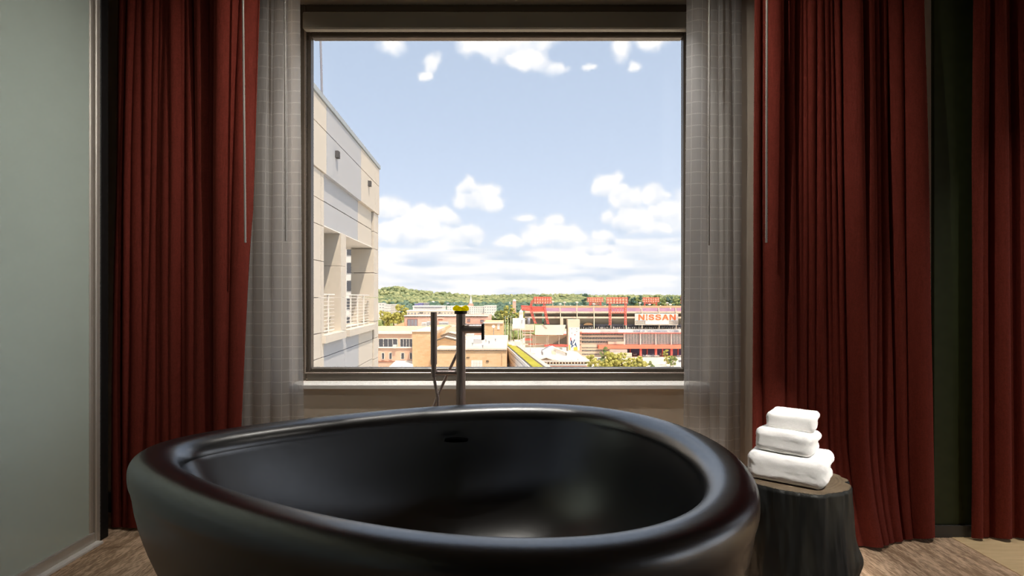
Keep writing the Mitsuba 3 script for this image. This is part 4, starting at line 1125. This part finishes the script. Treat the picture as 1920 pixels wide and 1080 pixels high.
def tree(px, py, dd_, h, w, m_, lab, grp=None, seed=0):
    """its foot at the pixel, h and w in metres"""
    k = thing('tree', lab, 'tree', grp)
    top = wz(py, dd_) + h
    g = float(land(np.array([wx(px, dd_)]), np.array([dd_]))[0])
    c = np.array([wx(px, dd_), dd_, g])
    lo = max(0.0, 1 - 1.15 * h / (top - g))
    h = top - g
    r = np.random.default_rng(seed + int(px))
    cs, rs_ = [], []
    for q in range(26):
        a, e = r.uniform(0, 2 * math.pi), r.uniform(lo + .12 * (1 - lo), .93)
        rr_ = w * .40 * math.sqrt(r.random()) * (1.15 - abs((e - lo) / (1 - lo) - .5))
        cs.append(c + [rr_ * math.cos(a), rr_ * math.sin(a), h * e])
        rs_.append(w * r.uniform(.10, .18))
    ms = [blob(p_, s_q * .72, int(r.integers(1e6)), 1) for p_, s_q in zip(cs, rs_)]
    nl_ = 46 * len(cs)                                                   # leaf sprays around every clump
    dirs_ = r.normal(size=(nl_, 3))
    dirs_ /= np.linalg.norm(dirs_, axis=1, keepdims=True)
    ctr = np.repeat(np.array(cs), 46, 0) + dirs_ * (np.repeat(np.array(rs_), 46) * r.uniform(.7, 1.12, nl_))[:, None] * [1, 1, .85]
    s1, s2 = r.normal(size=(2, nl_, 3))
    s1 = s1 / np.linalg.norm(s1, axis=1, keepdims=True) * (w * .030 * r.uniform(.6, 1.4, nl_))[:, None]
    s2 = np.cross(s1, s2 / np.linalg.norm(s2, axis=1, keepdims=True))
    q4 = np.stack([ctr - s1, ctr + s2, ctr + s1, ctr - s2], 1).reshape(-1, 3)
    b4 = np.arange(nl_)[:, None] * 4
    ms.append(trimesh.Trimesh(q4, np.vstack([b4 + [0, 1, 2], b4 + [0, 2, 3]]), process=False))
    obj('crown', cat(ms), m_, k)
    obj('trunk', rod(c, c + [0, 0, h * (lo + .5 * (1 - lo))], w * .035, 6), TRUNK, k)


for i, (px, py, h, w) in enumerate(((1107, 694, 13, 11), (1122, 697, 10, 9), (1140, 690, 14, 12), (1152, 694, 15, 13), (1166, 692, 14, 12), (1180, 694, 12, 11), (1194, 694, 11, 10), (1203, 692, 11, 9), (1159, 700, 11, 12), (1133, 700, 9, 12), (1187, 700, 9, 12))):
    tree(px, py, 330, h * .72, w * .8, TREEY, 'yellow-green tree in the dense row below the stadium', 'yellow-green trees below the stadium', i)
tree(1133, 682, 390, 13, 8, TREEG, 'taller green tree before the stadium windows left of the kiosk', None, 3)
tree(1221, 696, 330, 6.5, 5, TREEG, 'lone small round tree at the bottom right of the window view', None, 4)
tree(1249, 677, 400, 8.5, 5, TREEY, 'slim yellow-green tree under the third red column', None, 5)
tree(1257, 682, 390, 6, 6, TREEY, 'small leafy tree beside the third red column', None, 6)
tree(1262, 684, 385, 7, 6, TREEG, 'rightmost small tree before the stadium', None, 7)
for i, (px, py, h, w, m_) in enumerate(((941, 606, 18, 10, TREEY), (948, 604, 22, 11, TREEG), (955, 597, 20, 13, TREEY), (932, 600, 14, 12, TREEG), (963, 602, 12, 12, TREEG), (958, 607, 12, 13, TREEG), (922, 604, 12, 12, TREEG), (985, 598, 12, 12, TREEY), (972, 600, 12, 10, TREEY), (937, 612, 12, 12, TREEG))):
    tree(px, py + 3, 620, h, w, m_, 'green tree in the grove right of the faucet top', 'grove right of the faucet top', 20 + i)
for i, (px, py, h, w) in enumerate(((728, 604, 9, 12), (738, 603, 9, 14), (752, 600, 14, 12), (745, 606, 7, 10), (758, 596, 12, 9), (727, 610, 6, 7), (720, 600, 9, 9))):
    tree(px, py, 520, h * 1.2, w, TREEY, 'yellow-green tree left of the pink brick hall', 'trees left of the pink hall', 40 + i)
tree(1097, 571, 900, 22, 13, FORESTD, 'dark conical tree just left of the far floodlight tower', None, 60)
for i, (px, h, w) in enumerate(((1184, 17, 14), (1192, 15, 14), (1200, 19, 12), (1243, 15, 16), (1256, 18, 16), (1268, 15, 15), (1278, 16, 15), (1250, 11, 14), (1213, 9, 16), (1225, 9, 16), (1192, 9, 14), (1264, 10, 14))):
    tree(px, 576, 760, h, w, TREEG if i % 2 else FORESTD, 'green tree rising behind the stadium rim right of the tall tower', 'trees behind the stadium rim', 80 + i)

# far buildings
def far_block(px0, px1, py0, py1, dd_, m_, lab, rows, colsn, name='building', ribbon=False, roof=None, depth=14):
    k = thing(name, lab, 'building')
    zb = min(wz(py1, dd_), GROUND + 2)
    obj('wall', box(wx(px0, dd_), wx(px1, dd_), dd_, dd_ + depth, zb, wz(py0, dd_)), m_, k)
    obj('parapet', box(wx(px0, dd_) - .3, wx(px1, dd_) + .3, dd_ - .3, dd_ + depth + .3, wz(py0, dd_) - .2, wz(py0, dd_) + .5), roof or OFFW, k)
    ms = []
    W_, H_ = (px1 - px0) / colsn, (py1 - py0) / rows
    for r_i in range(rows):
        for c_ in range(colsn):
            a, b = px0 + W_ * (c_ + (.05 if ribbon else .25)), px0 + W_ * (c_ + (.95 if ribbon else .75))
            ms.append(box(wx(a, dd_), wx(b, dd_), dd_ - .2, dd_ + .1, wz(py0 + H_ * (r_i + .72), dd_), wz(py0 + H_ * (r_i + .38), dd_)))
    if ms:
        obj('window_rows', cat(ms), SLATE, k, kind='stuff')
    return k


far_block(700, 721, 568.5, 590, 900, OFFW, 'tall white apartment building at the left end of the far row', 4, 4)
far_block(721, 733, 571, 590, 880, OFFW, 'white apartment building second from the left in the far row', 4, 4)
far_block(733, 747.5, 571, 588, 860, PANELW, 'pale grey apartment building third from the left in the far row', 4, 4)
far_block(774, 832, 574.5, 583, 420, OFFW, 'long white building with ribbon windows left of the hand shower top', 2, 1, 'building', True)
far_block(763, 850, 583, 592, 400, CREAM, 'low cream building behind the hand shower top', 1, 14)
for i, (px, w) in enumerate(((788, 3.2), (791.5, 2), (824, 3.2))):
    single('roof_fan', bbox(wx(px, 395) - .5 * w * .37, wx(px, 395) + .5 * w * .37, 395, 396.5, wz(588, 395), wz(585.5, 395), .1), GREYD, ('larger dark roof fan left of the hand shower', 'smaller dark roof fan left of the hand shower', 'dark roof fan right of the hand shower')[i], 'roof fan')
far_block(838, 880, 574, 590, 700, OFFW, 'white apartment building behind the faucet top', 4, 9)
far_block(880, 908, 575, 590, 690, OFFW, 'white apartment building right of the faucet top', 4, 7)
far_block(908, 930.5, 573.5, 588, 680, OFFW, 'rightmost white apartment building of the row', 3, 5)
far_block(777, 784, 569.5, 574.5, 1000, BLUEB, 'low violet building left of the bright blue one', 1, 3)
far_block(784.5, 793, 568, 574, 990, BLUEB, 'bright periwinkle building among the far trees', 1, 4)
far_block(794, 803, 568, 574, 985, SLATE, 'grey-violet building right of the periwinkle one', 1, 4)
for i, (px, py, w, m_, rm, lab) in enumerate(((813, 567, 9, OFFW, OFFW, 'white house among the far trees behind the hand shower'), (765, 563, 10, PANELW, SLATE, 'pinkish house high among the far trees'), (849, 566, 8, OFFW, STEELR, 'house with a reddish roof left of the church spire'), (866, 567, 8, OFFW, SLATE, 'white house left of the church'),
                                               (845, 570, 16, PANELW, SLATE, 'long pale house behind the faucet top'), (902, 568, 16, PANELW, BRICKR, 'long reddish roofed house right of the church'), (737, 563, 9, OFFW, SLATE, 'white house high up at the left of the far woods'), (766, 575, 6, OFFW, OFFW, 'small white house above the long white building'),
                                               (1196, 565, 7, OFFW, SLATE, 'white house behind the stadium rim'), (956, 583, 12, BRICKP, BRICKR, 'brick house with a sloping roof near the domed tower'), (1268, 562, 7, OFFW, SLATE, 'small white house at the right behind the stadium'))):
    cand = np.linspace(640, 4600, 400)
    gap = wz(py + 3.5, cand) - land(wx(px, cand), cand)
    dd_ = float(cand[np.argmax(gap < 1)]) if (gap < 1).any() else 980.0
    k = thing('house', lab, 'house')
    x0, x1, z1 = wx(px - w / 2, dd_), wx(px + w / 2, dd_), wz(py, dd_)
    rise = 2.2 / F * dd_
    obj('wall', box(x0, x1, dd_, dd_ + 10, wz(py + 5, dd_), z1), m_, k)
    obj('roof', hull([(x0 - .4, dd_ - .5, z1), (x1 + .4, dd_ - .5, z1), (x0 + 1, dd_ + 5, z1 + rise), (x1 - 1, dd_ + 5, z1 + rise), (x0 - .4, dd_ + 10.5, z1), (x1 + .4, dd_ + 10.5, z1)]), rm, k)
# church
ch = thing('church', 'church with a white tiered steeple and thin spire above the white buildings', 'church')
dd_ = 720.0
c = at(883, 577, dd_)
s_ = dd_ / F
obj('nave', hull([at(876, 578, dd_), at(876, 572, dd_), at(888, 578, dd_), at(888, 570, dd_), at(881, 568.5, dd_), at(876, 578, dd_ + 14), at(888, 578, dd_ + 14), at(888, 570, dd_ + 14), at(876, 572, dd_ + 14)]), BRICKP, ch)
obj('tower', box(wx(879.3, dd_), wx(886, dd_), dd_ - 2, dd_ + 3, wz(590, dd_), wz(568.5, dd_)), BRICKP, ch)
stp = lathe([[0, 0], [3.4 * s_, 0], [3.3 * s_, 1.5 * s_], [2.6 * s_, 2 * s_], [2.5 * s_, 5 * s_], [1.9 * s_, 5.6 * s_], [1.8 * s_, 7.5 * s_], [1.2 * s_, 8.5 * s_], [.7 * s_, 13 * s_], [.25 * s_, 20 * s_], [0, 25 * s_]], (wx(882.8, dd_), dd_, wz(569, dd_)), 8)
obj('steeple', stp, OFFW, ch, label='white tiered steeple')
dt = thing('domed_tower', 'red brick tower with a white dome left of the stadium', 'tower')
dd_ = 700.0
obj('shaft', box(wx(961, dd_), wx(967.5, dd_), dd_, dd_ + 4, GROUND, wz(565, dd_)), BRICKP, dt)
s_ = dd_ / F
obj('dome', lathe([[0, 0], [3.4 * s_, 0], [3.3 * s_, 1.5 * s_], [2.5 * s_, 3 * s_], [1.0 * s_, 4 * s_], [0, 4.2 * s_]], (wx(964.5, dd_), dd_ + 1.5, wz(565, dd_)), 12), OFFW, dt)
single('white_spire', lathe([[0, 0], [1.2 * s_, 0], [1.0 * s_, 2 * s_], [0, 5.5 * s_]], (wx(956, dd_), dd_, wz(569.5, dd_)), 8), OFFW, 'small white pointed spire left of the domed tower', 'spire')
single('hilltop_quarry', hull([at(724, 549.5, 4150), at(738, 549.5, 4150), at(726, 546.5, 4200), at(735, 547, 4200), at(738, 551, 4150), at(724, 551, 4150), at(730, 549, 4230)]), OFFW, 'pale rock face near the hilltop at the left', 'rock')
single('radio_mast', rod(at(1053, 556, 3200), at(1053, 549, 3200), 1.0, 5), SLATE, 'thin radio mast on the horizon above the stadium', 'mast')
# street furniture between: light poles
for i, (px, y0, y1, dd_) in enumerate(((976, 604, 640, 200), (984, 600, 641, 210), (980, 618, 642, 190), (958, 593, 612, 300), (947.5, 594, 606, 300), (952.5, 592, 606, 300), (971.5, 612, 640, 180), (994.5, 618, 640, 190))):
    k = thing('street_lamp', ('tall white street lamp left of the ramps', 'tall white street lamp beside the ramps', 'short white lamp post near the block wall', 'white lamp post near the grove', 'white lamp post left in the grove', 'white lamp post between two grove lamps', 'slim pole above the yellow shrub', 'slim pole right of the tall street lamps')[i], 'street lamp')
    c0, c1 = at(px, y1, dd_), at(px, y0, dd_)
    obj('pole', rod((c1[0], c1[1], GROUND), c1, .11, 6), OFFW, k)
    obj('lamp_head', hull([c1 + [-.1, -.1, 0], c1 + [.7, -.1, .05], c1 + [.7, .15, .05], c1 + [-.1, .15, 0], c1 + [.3, 0, .18]]), OFFW, k)

# each of a group says which one it is, counted from the left
ORD = ['first', 'second', 'third', 'fourth', 'fifth', 'sixth', 'seventh', 'eighth', 'ninth', 'tenth', 'eleventh', 'twelfth']
rows = {}
for k, v in labels.items():
    if 'group' in v:
        first = next(q for q in scene if q == k or q.startswith(k + '__'))
        p = meshkit.WRITTEN[scene[first]['filename']][0]
        rows.setdefault(v['group'], []).append((float((p[:, 0] / p[:, 1]).mean()), k))
for members in rows.values():
    for r_i, (_, k) in enumerate(sorted(members)):
        labels[k]['label'] = f'{labels[k]["label"]}, {ORD[r_i]} from the left'
